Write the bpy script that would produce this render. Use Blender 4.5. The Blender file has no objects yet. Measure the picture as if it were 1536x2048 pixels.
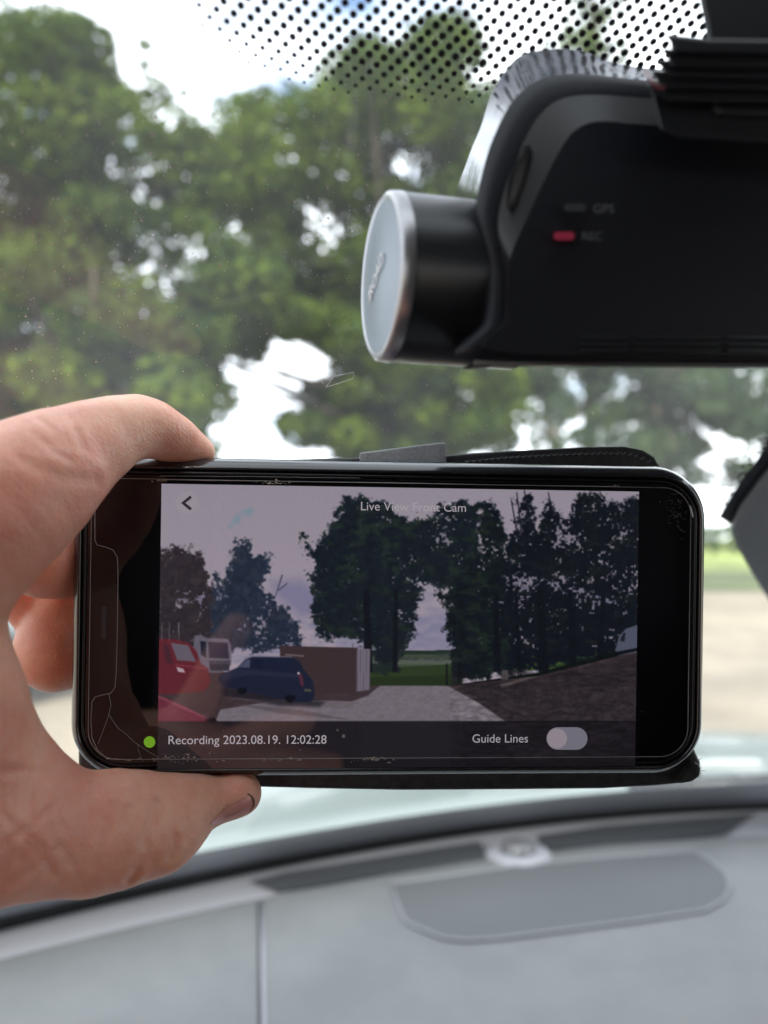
import bpy, bmesh, math, random
import numpy as np
from mathutils import Vector, Matrix
R = math.radians
rng = np.random.default_rng(7)
random.seed(7)
S = bpy.context.scene
COL = S.collection

# ------------------------------------------------------------------ camera
F = 1479.0                       # focal length in photo pixels (26 mm equivalent)
cam = bpy.data.cameras.new('camera'); co = bpy.data.objects.new('camera', cam); COL.objects.link(co)
co.location = (0, 0, 0); co.rotation_euler = (R(90), 0, 0)
cam.sensor_fit = 'VERTICAL'; cam.sensor_height = 36.0; cam.lens = 26.0
cam.clip_start = 0.01; cam.clip_end = 6000
cam.dof.use_dof = True; cam.dof.focus_distance = 0.190; cam.dof.aperture_fstop = 8.1
S.camera = co

# ------------------------------------------------------------------ world and sun
SUN_EL, SUN_AZ = 37, 192         # elevation, compass-like rotation (behind the camera)
w = bpy.data.worlds.new('World'); S.world = w; w.use_nodes = True
nt = w.node_tree; N = nt.nodes; L = nt.links; N.clear()
sky = N.new('ShaderNodeTexSky'); sky.sky_type = 'NISHITA'; sky.sun_disc = False
sky.sun_elevation = R(SUN_EL); sky.sun_rotation = R(SUN_AZ)
tc = N.new('ShaderNodeTexCoord'); mp = N.new('ShaderNodeMapping'); mp.inputs['Scale'].default_value = (1, 1, 2.4)
nz = N.new('ShaderNodeTexNoise'); nz.inputs['Scale'].default_value = 3.1; nz.inputs['Detail'].default_value = 6
rp = N.new('ShaderNodeValToRGB'); rp.color_ramp.elements[0].position = 0.30; rp.color_ramp.elements[1].position = 0.40
rp2 = N.new('ShaderNodeValToRGB'); rp2.color_ramp.elements[0].position = 0.3; rp2.color_ramp.elements[1].position = 0.7
rp2.color_ramp.elements[0].color = (6.8, 7.3, 8.2, 1); rp2.color_ramp.elements[1].color = (11.2, 11.5, 11.9, 1)
mx = N.new('ShaderNodeMix'); mx.data_type = 'RGBA'
bg = N.new('ShaderNodeBackground'); bg.inputs['Strength'].default_value = 0.1
ow = N.new('ShaderNodeOutputWorld')
L.new(tc.outputs['Generated'], mp.inputs['Vector']); L.new(mp.outputs[0], nz.inputs['Vector'])
L.new(nz.outputs['Fac'], rp.inputs[0]); L.new(nz.outputs['Fac'], rp2.inputs[0])
L.new(rp.outputs['Color'], mx.inputs[0]); L.new(sky.outputs[0], mx.inputs[6]); L.new(rp2.outputs['Color'], mx.inputs[7])
sx = N.new('ShaderNodeSeparateXYZ'); L.new(tc.outputs['Generated'], sx.inputs[0])
mr = N.new('ShaderNodeMapRange'); mr.inputs[1].default_value = .55; mr.inputs[2].default_value = .9; mr.inputs[3].default_value = 1.0; mr.inputs[4].default_value = 1.9
L.new(sx.outputs['Y'], mr.inputs[0]); vm = N.new('ShaderNodeVectorMath'); vm.operation = 'SCALE'; L.new(mx.outputs[2], vm.inputs[0]); L.new(mr.outputs[0], vm.inputs['Scale'])
L.new(vm.outputs[0], bg.inputs['Color']); L.new(bg.outputs[0], ow.inputs['Surface'])
sl = bpy.data.lights.new('sun', 'SUN'); sl.energy = 3.3; sl.angle = R(9); sl.color = (1, .96, .88)
so = bpy.data.objects.new('sun', sl); COL.objects.link(so)
sd = Vector((math.sin(R(SUN_AZ)) * math.cos(R(SUN_EL)), math.cos(R(SUN_AZ)) * math.cos(R(SUN_EL)), math.sin(R(SUN_EL))))
so.rotation_euler = sd.to_track_quat('Z', 'Y').to_euler()

S.view_settings.view_transform = 'Standard'; S.view_settings.look = 'None'
S.view_settings.exposure = 1.10; S.view_settings.gamma = 1
S.render.engine = 'CYCLES'
S.cycles.use_denoising = True
S.cycles.max_bounces = 12; S.cycles.diffuse_bounces = 6; S.cycles.transparent_max_bounces = 24
S.cycles.sample_clamp_indirect = 6; S.cycles.caustics_reflective = False; S.cycles.caustics_refractive = False

# ------------------------------------------------------------------ helpers
def P(px, py, d):                # a point at depth d seen at photo pixel px,py
    return Vector(((px - 768) / F * d, d, -(py - 1024) / F * d))

def tag(o, label=None, cat=None, group=None, kind=None):
    if label: o['label'] = label
    if cat: o['category'] = cat
    if group: o['group'] = group
    if kind: o['kind'] = kind
    return o

def empty(name, loc=(0, 0, 0)):
    o = bpy.data.objects.new(name, None); COL.objects.link(o); o.location = loc
    o.empty_display_size = .02
    return o

def link(o, parent):
    COL.objects.link(o)
    if parent is not None:
        o.parent = parent
        bpy.context.view_layer.update()
        o.matrix_parent_inverse = parent.matrix_world.inverted()
    return o

def mesh(name, V, Fc, mat, parent=None, smooth=False, angle=None):
    me = bpy.data.meshes.new(name)
    me.from_pydata([tuple(v) for v in V], [], [tuple(f) for f in Fc])
    me.validate(); 
    if smooth: me.polygons.foreach_set('use_smooth', [True] * len(me.polygons))
    if angle: me.set_sharp_from_angle(angle=R(angle))
    me.update()
    o = bpy.data.objects.new(name, me)
    if mat: me.materials.append(mat)
    return link(o, parent)

def mesh_np(name, V, Q, mat, parent=None, smooth=False):
    me = bpy.data.meshes.new(name)
    V = np.asarray(V, np.float32); Q = np.asarray(Q, np.int32); k = Q.shape[1]
    me.vertices.add(len(V)); me.vertices.foreach_set('co', V.ravel())
    me.loops.add(Q.size); me.loops.foreach_set('vertex_index', Q.ravel())
    me.polygons.add(len(Q))
    me.polygons.foreach_set('loop_start', np.arange(0, Q.size, k, dtype=np.int32))
    if smooth: me.polygons.foreach_set('use_smooth', np.ones(len(Q), bool))
    me.update(calc_edges=True)
    if mat: me.materials.append(mat)
    return link(bpy.data.objects.new(name, me), parent)

def bevel(o, width, seg=3):
    m = o.modifiers.new('bevel', 'BEVEL'); m.width = width; m.segments = seg; m.limit_method = 'ANGLE'; m.angle_limit = R(30)
    return o

class G:                          # geometry collector
    def __init__(s): s.v = []; s.f = []
    def add(s, V, Fc):
        b = len(s.v); s.v += [tuple(v) for v in V]; s.f += [tuple(i + b for i in f) for f in Fc]
    def box(s, a, b):
        x0, y0, z0 = a; x1, y1, z1 = b
        s.add([(x0,y0,z0),(x1,y0,z0),(x1,y1,z0),(x0,y1,z0),(x0,y0,z1),(x1,y0,z1),(x1,y1,z1),(x0,y1,z1)],
              [(0,3,2,1),(4,5,6,7),(0,1,5,4),(1,2,6,5),(2,3,7,6),(3,0,4,7)])
    def tube(s, pts, r, n=8, cap=True):
        pts = [Vector(p) for p in pts]; m = len(pts)
        rs = r if isinstance(r, (list, tuple)) else [r] * m
        V = []; up = None
        for i in range(m):
            t = (pts[min(i + 1, m - 1)] - pts[max(i - 1, 0)])
            if t.length < 1e-9: t = Vector((0, 0, 1))
            t.normalize()
            if up is None: up = Vector((0, 0, 1)) if abs(t.z) < .9 else Vector((1, 0, 0))
            a = t.cross(up).normalized(); b = a.cross(t).normalized(); up = b
            for k in range(n):
                th = 2 * math.pi * k / n
                V.append(pts[i] + (a * math.cos(th) + b * math.sin(th)) * rs[i])
        Fc = [(i * n + k, i * n + (k + 1) % n, (i + 1) * n + (k + 1) % n, (i + 1) * n + k) for i in range(m - 1) for k in range(n)]
        if cap: Fc += [tuple(range(n))[::-1], tuple((m - 1) * n + k for k in range(n))]
        s.add(V, Fc)
    def build(s, name, mat, parent=None, smooth=False, angle=None):
        return mesh(name, s.v, s.f, mat, parent, smooth, angle)

def spline(pts, n):               # Catmull-Rom through tuples of any length
    A = np.array(pts, float); out = []
    for i in range(len(A) - 1):
        p0 = A[max(i - 1, 0)]; p1 = A[i]; p2 = A[i + 1]; p3 = A[min(i + 2, len(A) - 1)]
        for k in range(n):
            t = k / n
            out.append(.5 * ((2 * p1) + (-p0 + p2) * t + (2 * p0 - 5 * p1 + 4 * p2 - p3) * t * t + (-p0 + 3 * p1 - 3 * p2 + p3) * t ** 3))
    out.append(A[-1])
    return np.array(out)

def loft(rings, closed=True, cap0=False, cap1=False):
    n = len(rings[0]); V = [p for r in rings for p in r]; Fc = []
    for i in range(len(rings) - 1):
        for k in range(n if closed else n - 1):
            Fc.append((i * n + k, i * n + (k + 1) % n, (i + 1) * n + (k + 1) % n, (i + 1) * n + k))
    if cap0: Fc.append(tuple(range(n))[::-1])
    if cap1: Fc.append(tuple((len(rings) - 1) * n + k for k in range(n)))
    return V, Fc

# ------------------------------------------------------------------ materials
def mat(name, col=(.5, .5, .5), rough=.5, metal=0, spec=.5, noise=None, bump=None, coat=0, sss=0, emit=None):
    """noise=(scale, other colour, amount)  bump=(scale, strength, distance)"""
    m = bpy.data.materials.new(name); m.use_nodes = True
    nt = m.node_tree; b = nt.nodes['Principled BSDF']
    b.inputs['Base Color'].default_value = (*col, 1); b.inputs['Roughness'].default_value = rough
    b.inputs['Metallic'].default_value = metal; b.inputs['Specular IOR Level'].default_value = spec
    b.inputs['Coat Weight'].default_value = coat; b.inputs['Coat Roughness'].default_value = .06
    t = nt.nodes.new('ShaderNodeTexCoord')
    if noise:
        n = nt.nodes.new('ShaderNodeTexNoise'); n.inputs['Scale'].default_value = noise[0]; n.inputs['Detail'].default_value = 6
        nt.links.new(t.outputs['Object'], n.inputs['Vector'])
        r = nt.nodes.new('ShaderNodeMapRange'); r.inputs[1].default_value = .35; r.inputs[2].default_value = .65
        r.inputs[4].default_value = noise[2]
        nt.links.new(n.outputs['Fac'], r.inputs[0])
        x = nt.nodes.new('ShaderNodeMix'); x.data_type = 'RGBA'
        x.inputs[6].default_value = (*col, 1); x.inputs[7].default_value = (*noise[1], 1)
        nt.links.new(r.outputs[0], x.inputs[0]); nt.links.new(x.outputs[2], b.inputs['Base Color'])
    if bump:
        n = nt.nodes.new('ShaderNodeTexNoise'); n.inputs['Scale'].default_value = bump[0]; n.inputs['Detail'].default_value = 4
        nt.links.new(t.outputs['Object'], n.inputs['Vector'])
        u = nt.nodes.new('ShaderNodeBump'); u.inputs['Strength'].default_value = bump[1]; u.inputs['Distance'].default_value = bump[2]
        nt.links.new(n.outputs['Fac'], u.inputs['Height']); nt.links.new(u.outputs[0], b.inputs['Normal'])
    if emit:
        b.inputs['Emission Color'].default_value = (*emit[0], 1); b.inputs['Emission Strength'].default_value = emit[1]
    return m

def lin(r, g, b):
    f = lambda c: (c / 255 / 12.92) if c / 255 < .04045 else ((c / 255 + .055) / 1.055) ** 2.4
    return (f(r), f(g), f(b))

M = {}
M['dash'] = mat('dashboard_plastic', (.236, .243, .248), .6, noise=(22, (.208, .216, .222), 1.), bump=(1100, .55, .0006))
M['dash_dark'] = mat('speaker_plastic', (.135, .142, .148), .7, bump=(1200, .3, .0004))
M['dash_lip'] = mat('dashboard_lip_plastic', (.42, .425, .47), .4, bump=(700, .1, .0003))
M['vent'] = mat('vent_dark_plastic', (.085, .09, .1), .6)
M['rubber'] = mat('black_rubber', (.012, .013, .015), .45)
M['cowl'] = mat('cowl_plastic', (.10, .115, .13), .5, noise=(14, (.16, .18, .2), .6))
M['paint'] = mat('pale_car_paint', (.24, .29, .285), .3, coat=.5)
M['lining'] = mat('headlining_fabric', (.20, .20, .205), .9)
M['trim'] = mat('pillar_trim_plastic', (.27, .28, .29), .6, bump=(700, .2, .0003))
M['black'] = mat('black_plastic', (.016, .018, .023), .38)
M['matte'] = mat('matte_black_plastic', (.006, .007, .012), .5, spec=.35, bump=(2500, .15, .0002))
M['bevel'] = mat('satin_black_plastic', (.010, .010, .012), .42, spec=.5)
M['frit'] = mat('frit_ceramic', (.012, .012, .02), .6)
M['case'] = mat('case_rubber', (.02, .02, .022), .15, spec=.8, noise=(300, (.026, .026, .03), .5), bump=(260, .05, .0001))
M['leather'] = mat('worn_black_leather', (.022, .022, .025), .42, noise=(400, (.06, .06, .065), .5), bump=(900, .5, .0004))
M['strap'] = mat('grey_leather_strap', (.34, .35, .37), .5, noise=(1500, (.22, .22, .23), .6), bump=(1200, .6, .0003))
M['thread'] = mat('grey_thread', (.22, .22, .24), .8)
M['phone_metal'] = mat('black_anodised_frame', (.03, .03, .035), .25, metal=.6)
M['glass_black'] = mat('phone_glass', (.004, .004, .006), .035, spec=.7)
M['chip'] = mat('chipped_glass', (.55, .5, .42), .2, noise=(3000, (.12, .1, .08), .9))
M['line'] = mat('protector_edge', (.42, .40, .38), .3)
M['line_dim'] = mat('protector_edge_dim', (.30, .28, .28), .3)
M['chrome'] = mat('brushed_silver', (.27, .31, .36), .36, metal=.6, noise=(40, (.30, .35, .41), .6))
M['gravel'] = mat('gravel', (.40, .34, .255), .9, noise=(1.1, (.27, .225, .175), .9), bump=(6, .9, .08))
M['grass'] = mat('grass', (.06, .085, .03), .9, noise=(.5, (.13, .16, .05), .9))
M['field'] = mat('field_grass', (.30, .38, .07), .9, noise=(.05, (.36, .42, .10), .9))
M['bark'] = mat('bark', (.055, .045, .033), .9, noise=(3, (.09, .075, .055), .8))
M['bark_pale'] = mat('pale_bark', (.15, .12, .09), .9, noise=(3, (.22, .185, .14), .8))

# leaves: diffuse + translucent, colour varies per face through an attribute
def leaf_mat(name, dark, light):
    m = bpy.data.materials.new(name); m.use_nodes = True; nt = m.node_tree; nt.nodes.clear()
    a = nt.nodes.new('ShaderNodeAttribute'); a.attribute_name = 'tone'
    x = nt.nodes.new('ShaderNodeMix'); x.data_type = 'RGBA'; x.inputs[6].default_value = (*dark, 1); x.inputs[7].default_value = (*light, 1)
    d = nt.nodes.new('ShaderNodeBsdfDiffuse'); t = nt.nodes.new('ShaderNodeBsdfTranslucent')
    ms = nt.nodes.new('ShaderNodeMixShader'); ms.inputs[0].default_value = .38; o = nt.nodes.new('ShaderNodeOutputMaterial')
    nt.links.new(a.outputs['Fac'], x.inputs[0]); nt.links.new(x.outputs[2], d.inputs[0]); nt.links.new(x.outputs[2], t.inputs[0])
    nt.links.new(d.outputs[0], ms.inputs[1]); nt.links.new(t.outputs[0], ms.inputs[2]); nt.links.new(ms.outputs[0], o.inputs[0])
    return m
M['leaf'] = leaf_mat('leaves', (.024, .052, .022), (.15, .21, .024))
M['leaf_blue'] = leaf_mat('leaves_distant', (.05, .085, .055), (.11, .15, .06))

def glass_mat(name, haze):
    m = bpy.data.materials.new(name); m.use_nodes = True; nt = m.node_tree; nt.nodes.clear(); n = nt.nodes.new; l = nt.links.new
    tr = n('ShaderNodeBsdfTransparent'); tr.inputs[0].default_value = (.93, .96, .95, 1)
    gl = n('ShaderNodeBsdfGlossy'); gl.inputs['Roughness'].default_value = .02
    fr = n('ShaderNodeFresnel'); fr.inputs[0].default_value = 1.5
    m1 = n('ShaderNodeMixShader'); l(fr.outputs[0], m1.inputs[0]); l(tr.outputs[0], m1.inputs[1]); l(gl.outputs[0], m1.inputs[2])
    ts = n('ShaderNodeBsdfTranslucent'); ts.inputs[0].default_value = (.9, .92, .95, 1)
    t = n('ShaderNodeTexCoord'); z = n('ShaderNodeTexNoise'); z.inputs['Scale'].default_value = 14; z.inputs['Detail'].default_value = 8
    l(t.outputs['Object'], z.inputs['Vector'])
    r = n('ShaderNodeMapRange'); r.inputs[1].default_value = .3; r.inputs[2].default_value = .75; r.inputs[3].default_value = haze * .5; r.inputs[4].default_value = haze * 1.6
    l(z.outputs['Fac'], r.inputs[0])
    m2 = n('ShaderNodeMixShader'); l(r.outputs[0], m2.inputs[0]); l(m1.outputs[0], m2.inputs[1]); l(ts.outputs[0], m2.inputs[2])
    o = n('ShaderNodeOutputMaterial'); l(m2.outputs[0], o.inputs[0])
    return m
M['glass'] = glass_mat('windscreen_glass', .034)

# ------------------------------------------------------------------ terrain
def gz(x, y):                     # ground height: flat yard, then falling away to the fields
    return -1.5 - max(0, y - 15) * .036
ys = [-30, -10, 0, 5, 10, 14.2]; xs = np.linspace(-60, 60, 25)
V = [(x, y, -1.5) for y in ys for x in xs]
Fc = [(j * 25 + i, j * 25 + i + 1, (j + 1) * 25 + i + 1, (j + 1) * 25 + i) for j in range(len(ys) - 1) for i in range(24)]
tag(mesh('yard', V, Fc, M['gravel']), kind='structure')
ys = [14.2, 15, 18, 22]; xs = np.linspace(-80, 80, 40)
V = [(x, y + .35 * math.sin(x * 1.7), gz(x, y)) for y in ys for x in xs]
Fc = [(j * 40 + i, j * 40 + i + 1, (j + 1) * 40 + i + 1, (j + 1) * 40 + i) for j in range(len(ys) - 1) for i in range(39)]
tag(mesh('grass_verge', [(x, y, z + .01) for x, y, z in V], Fc, M['grass']), kind='structure')
ys = [13, 15, 30, 60, 120, 240, 500, 1000, 3000]; xs = [-2500, -400, -80, -20, 0, 20, 80, 400, 2500]
V = [(x, y, gz(x, y) - .02 if y > 14 else -1.55) for y in ys for x in xs]
Fc = [(j * 9 + i, j * 9 + i + 1, (j + 1) * 9 + i + 1, (j + 1) * 9 + i) for j in range(len(ys) - 1) for i in range(8)]
tag(mesh('field', V, Fc, M['field']), kind='structure')

# ------------------------------------------------------------------ trees
def inside(px, py, poly):
    c = False; n = len(poly)
    for i in range(n):
        x0, y0 = poly[i]; x1, y1 = poly[(i + 1) % n]
        if (y0 > py) != (y1 > py) and px < (x1 - x0) * (py - y0) / (y1 - y0) + x0: c = not c
    return c

def tree(name, label, D, poly, gaps, trunks, nclump, rpx, per, leaf, mt, extra=(), cat='tree', spread=1.6, thin=0.):
    """crown outline given as seen from the driver's seat, at real distance D; clumps spread through its depth"""
    base = P(trunks[0][0][0], trunks[0][0][1], D); base.z = gz(base.x, base.y)
    root = empty(name, base); tag(root, label, cat)
    xs = [p[0] for p in poly]; ysx = [p[1] for p in poly]; cl = []
    tries = 0
    while len(cl) < nclump and tries < 60000:
        tries += 1
        px = rng.uniform(min(xs), max(xs)); py = rng.uniform(min(ysx), max(ysx)); r = rpx * rng.uniform(.6, 1.35)
        if not inside(px, py, poly): continue
        if any(math.hypot(px - g[0], py - g[1]) < g[2] + r * .38 for g in gaps): continue
        d = D + rng.normal(0, spread)
        cl.append((P(px, py, d), r * D / F))
    for e in extra: cl.append((P(e[0], e[1], D), e[2] * D / F))
    Vs = []; tone = []
    for c, r in cl:
        k = int(per * (r / (rpx * D / F)) ** 2)
        u = rng.normal(size=(k, 3)); u /= np.linalg.norm(u, axis=1)[:, None]
        rad = r * rng.uniform(.55, 1.08, k) ** .6
        cen = np.array(c) + u * rad[:, None] * np.array([1.15, 1.1, .72])
        nrm = u * .5 + np.array([0, 0, .45]) + rng.normal(0, .45, (k, 3)); nrm /= np.linalg.norm(nrm, axis=1)[:, None]
        a = np.cross(nrm, rng.normal(size=(k, 3))); a /= np.linalg.norm(a, axis=1)[:, None]
        b = np.cross(nrm, a); s = leaf * rng.uniform(.6, 1.3, k)[:, None]
        Vs.append(np.stack([cen - a * s, cen - b * s * .55, cen + a * s, cen + b * s * .55], 1).reshape(-1, 3))
        tone.append(np.clip(rng.normal(rng.uniform(.25, .75), .2, k), 0, 1))
    V = np.concatenate(Vs); tone = np.concatenate(tone)
    Q = np.arange(len(V)).reshape(-1, 4)
    o = mesh_np('crown', V, Q, mt, root)
    at = o.data.attributes.new('tone', 'FLOAT', 'FACE'); at.data.foreach_set('value', tone.astype(np.float32))
    g = G()
    for tr in trunks:
        pts = [P(t[0], t[1], D) for t in tr]; pts[0].z = min(pts[0].z, gz(pts[0].x, pts[0].y) - .1)
        g.tube(pts, [t[2] * D / F for t in tr], 9)
    top = P(trunks[0][-1][0], trunks[0][-1][1], D)
    for c, r in cl[:max(10, nclump // 5)]:     # limbs from the trunk into the crown
        st = P(*trunks[0][min(1, len(trunks[0]) - 1)][:2], D); st = st.lerp(top, random.random())
        mid = st.lerp(c, .55); mid.z -= .25
        g.tube([st, mid, c], [.09, .055, .02], 6)
    g.build('trunk', M['bark_pale'] if D == 24 else M['bark'], root, smooth=True)
    return root

A = [(-260, 10), (-40, 30), (40, 30), (70, 60), (120, 40), (185, 90), (235, 165), (300, 230), (370, 250), (440, 280), (500, 400), (520, 540), (500, 640), (450, 700), (430, 880), (350, 960), (-260, 980)]
tree('broadleaf_tree', 'tall broadleaf tree filling the left of the view beyond the windscreen', 14, A,
     [(30, 120, 12), (455, 440, 22), (372, 500, 26), (55, 335, 8), (178, 480, 12), (300, 560, 6), (480, 630, 20)],
     [[(160, 1200, 32), (180, 900, 26), (200, 500, 18), (190, 200, 6)]], 300, 56, 190, .105, M['leaf'],
     extra=[(290, 90, 16), (292, 130, 18), (300, 170, 24), (215, 70, 8), (320, 190, 30), (370, 185, 12)])
B = [(400, 300), (470, 225), (560, 185), (660, 150), (760, 90), (830, 60), (900, 60), (975, 120), (1010, 240), (1010, 500), (980, 760), (850, 720), (780, 690), (640, 690), (540, 640), (470, 560), (430, 620), (400, 480)]
tree('broadleaf_tree', 'rounded bright green tree behind the dashcam cylinder', 19, B,
     [(465, 440, 26), (618, 450, 14), (380, 500, 26), (560, 505, 6), (488, 630, 18)],
     [[(800, 1120, 30), (790, 800, 26), (760, 500, 20), (760, 200, 8)]], 240, 49, 190, .12, M['leaf'])
Cc = [(420, 560), (560, 590), (700, 640), (760, 640), (900, 640), (1010, 700), (1010, 890), (900, 920), (700, 910), (570, 850), (560, 810), (650, 765), (700, 720), (600, 720), (520, 700), (440, 720), (400, 800), (330, 960), (300, 700)]
tree('spreading_tree', 'low branch of foliage reaching into the bright gap above the handset', 16, Cc,
     [(530, 770, 48), (570, 790, 46), (490, 830, 66), (560, 695, 26), (488, 632, 20), (640, 690, 12), (620, 750, 30), (380, 740, 12), (800, 820, 10), (740, 790, 7), (960, 790, 16)],
     [[(900, 1120, 22), (890, 900, 18), (860, 760, 10)]], 190, 40, 190, .11, M['leaf'])
Dd = [(960, 700), (1100, 700), (1240, 690), (1400, 690), (1560, 700), (1600, 840), (1560, 1010), (1460, 1040), (1380, 960), (1300, 900), (1180, 900), (1060, 900), (980, 880)]
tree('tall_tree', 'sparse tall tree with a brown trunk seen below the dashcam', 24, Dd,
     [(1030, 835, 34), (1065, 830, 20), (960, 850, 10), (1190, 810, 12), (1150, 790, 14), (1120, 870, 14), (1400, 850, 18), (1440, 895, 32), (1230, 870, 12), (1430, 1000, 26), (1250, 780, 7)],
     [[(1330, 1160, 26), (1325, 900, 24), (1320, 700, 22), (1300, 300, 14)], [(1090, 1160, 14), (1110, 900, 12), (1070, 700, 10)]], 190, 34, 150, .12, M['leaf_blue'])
Ee = [(1120, -120), (1260, -120), (1230, 20), (1215, 140), (1150, 200), (1080, 260), (1400, 300), (1560, 500), (1000, 500), (1000, 330), (1080, 180), (1150, 60)]
tree('slender_tree', 'slender tree with its top seen through the dotted glass', 26, Ee, [],
     [[(1180, 1160, 16), (1180, 600, 14), (1190, 0, 5)]], 80, 40, 170, .13, M['leaf'])
Ff = [(-300, 650), (120, 700), (350, 760), (420, 900), (380, 1010), (200, 1040), (-300, 1060)]
tree('dark_tree', 'darker tree low on the left behind the fingers', 21, Ff, [(20, 830, 14), (100, 800, 10), (390, 760, 24)],
     [[(120, 1180, 26), (130, 900, 20), (150, 760, 10)]], 110, 48, 200, .12, M['leaf'])
# far hedge line, one mass
k = 9000; hx = rng.uniform(-70, 90, k); hy = rng.uniform(44, 50, k); hz = np.array([gz(0, 46)] * k) + rng.uniform(0, 1, k) ** .8 * (1.1 + .5 * np.sin(hx * .35) + .3 * np.sin(hx * 1.3))
u = rng.normal(size=(k, 3)); u /= np.linalg.norm(u, axis=1)[:, None]; b2 = np.cross(u, rng.normal(size=(k, 3))); b2 /= np.linalg.norm(b2, axis=1)[:, None]
c3 = np.stack([hx, hy, hz], 1); V = np.stack([c3 - u * .28, c3 - b2 * .2, c3 + u * .28, c3 + b2 * .2], 1).reshape(-1, 3)
o = mesh_np('hedge', V, np.arange(len(V)).reshape(-1, 4), M['leaf'])
at = o.data.attributes.new('tone', 'FLOAT', 'FACE'); at.data.foreach_set('value', rng.uniform(.1, .7, k).astype(np.float32))
tag(o, kind='stuff', label='dark green hedge along the far edge of the field', cat='hedge')

# grey car parked in the yard to the left
pk = tag(empty('parked_car', (-3.6, 7.2, -1.5)), 'grey car parked in the yard, blurred in the gap between palm and handset', 'car')
prof = [(-6.1, .45), (-6.05, .95), (-5.5, 1.02), (-4.95, 1.42), (-3.75, 1.45), (-3.2, 1.02), (-2.55, .92), (-2.42, .74), (-2.40, .35), (-2.7, .28), (-5.9, .28)]
a = [Vector((x, 6.5 + .06 * (z > 1.1), -1.5 + z)) for x, z in prof]; b = [Vector((x, 8.2 - .06 * (z > 1.1), -1.5 + z)) for x, z in prof]
V, Fc = loft([b, a], cap0=True, cap1=True); bevel(mesh('body', V, Fc, mat('grey_car_paint', (.22, .25, .28), .3, coat=.6), pk), .07, 3)
g = G(); g.box((-4.85, 6.49, -.44), (-3.78, 6.52, -.12)); g.build('window', mat('dark_glass', (.03, .035, .04), .1), pk)
for wx in (-5.4, -3.1):
    rs = [[Vector((wx + rr_ * math.cos(t), yy, -1.17 + rr_ * math.sin(t))) for t in np.linspace(0, 2 * math.pi, 25)[:-1]] for rr_, yy in ((.33, 6.72), (.33, 6.5), (.30, 6.47), (.2, 6.46), (.19, 6.49))]
    V, Fc = loft(rs, cap1=True); mesh('wheel', V, Fc, M['rubber'], pk, smooth=True)
rs = [[Vector((-2.50 + .10 * math.cos(t), 6.46, -.72 + .06 * math.sin(t))) for t in np.linspace(0, 2 * math.pi, 17)[:-1]], [Vector((-2.48 + .05 * math.cos(t), 6.43, -.72 + .03 * math.sin(t))) for t in np.linspace(0, 2 * math.pi, 17)[:-1]]]
V, Fc = loft(rs, cap1=True); mesh('headlight', V, Fc, mat('headlight', (.8, .82, .85), .2), pk)

pk.location = (-3.5, 6.3, -1.5)
# ------------------------------------------------------------------ the car
car = tag(empty('car', (.4, 0, -1.5)), 'pale car seen from inside: grey dashboard, raked windscreen and bonnet', 'car')
bx = np.array([-.3204, -.251, -.1731, -.0835, .0168, .127, .2457, .4494, 1.2]); by = np.array([.617, .654, .6955, .735, .777, .8085, .841, .8655, .70])
pc = np.polyfit(bx, by, 3)
def yb(x): return float(np.polyval(pc, x))
ZB, SL = -.34, .688
def W(x, z): return yb(x) - (z - ZB) / SL
def WP(px, py, off=0):            # point of the windscreen seen at px,py, moved inward by off
    a = (px - 768) / F; b = -(py - 1024) / F; Y = .25
    for _ in range(60): Y = .5 * Y + .5 * W(a * Y, b * Y)
    p = Vector((a * Y, Y, b * Y)); n = Vector((0, -.555, -.832)); return p + n * off
def DP(px, py, z=ZB):             # point of a level plane seen at px,py
    Y = z / (-(py - 1024) / F); return Vector(((px - 768) / F * Y, Y, z))

XL, XR, ZT = -.62, 1.42, .155
nx, nzz = 60, 26
xs = np.linspace(XL, XR, nx); zs = np.linspace(ZB - .012, ZT, nzz)
V = [(x, W(x, z), z) for z in zs for x in xs]
Fc = [(j * nx + i, j * nx + i + 1, (j + 1) * nx + i + 1, (j + 1) * nx + i) for j in range(nzz - 1) for i in range(nx - 1)]
wind = mesh('windscreen', V, Fc, M['glass'], car, smooth=True)

# printed frit dots (surface pattern of the glass): one mesh
def frit_size(px, py):            # 0..1 by distance inside the dotted area
    edge = [(300, -60), (345, 0), (390, 60), (450, 115), (520, 150), (620, 182), (760, 205), (900, 215), (1100, 225), (1500, 235)]
    ye = np.interp(px, [e[0] for e in edge], [e[1] for e in edge])
    if px < 300: return 0
    return max(0, min(1, (ye - py) / 95)) * min(1, (px - 320) / 150 if px > 320 else 0) ** .5
g = G(); e2 = Vector((0, -.832, .555)); nrm = Vector((0, -.555, -.832))
i = 0
for row in range(-5, 68):
    for colm in range(-70, 80):
        x = (colm + .5 * (row % 2)) * .00285
        z = .0785 + row * .00090
        Y = W(x, z); px = 768 + F * x / Y; py = 1024 - F * z / Y
        if px < 280 or px > 1560 or py > 240 or py < -120: continue
        s = frit_size(px, py)
        if s < .12: continue
        r = .00074 * (.30 + .70 * s ** .8)
        c = Vector((x, Y, z)) + nrm * .0004
        g.add([c + Vector((1, 0, 0)) * r * math.cos(t) + e2 * r * math.sin(t) for t in np.linspace(0, 2 * math.pi, 15)[:-1]], [tuple(range(14))])
fd = g.build('frit_dots', M['frit'], wind)
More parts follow.
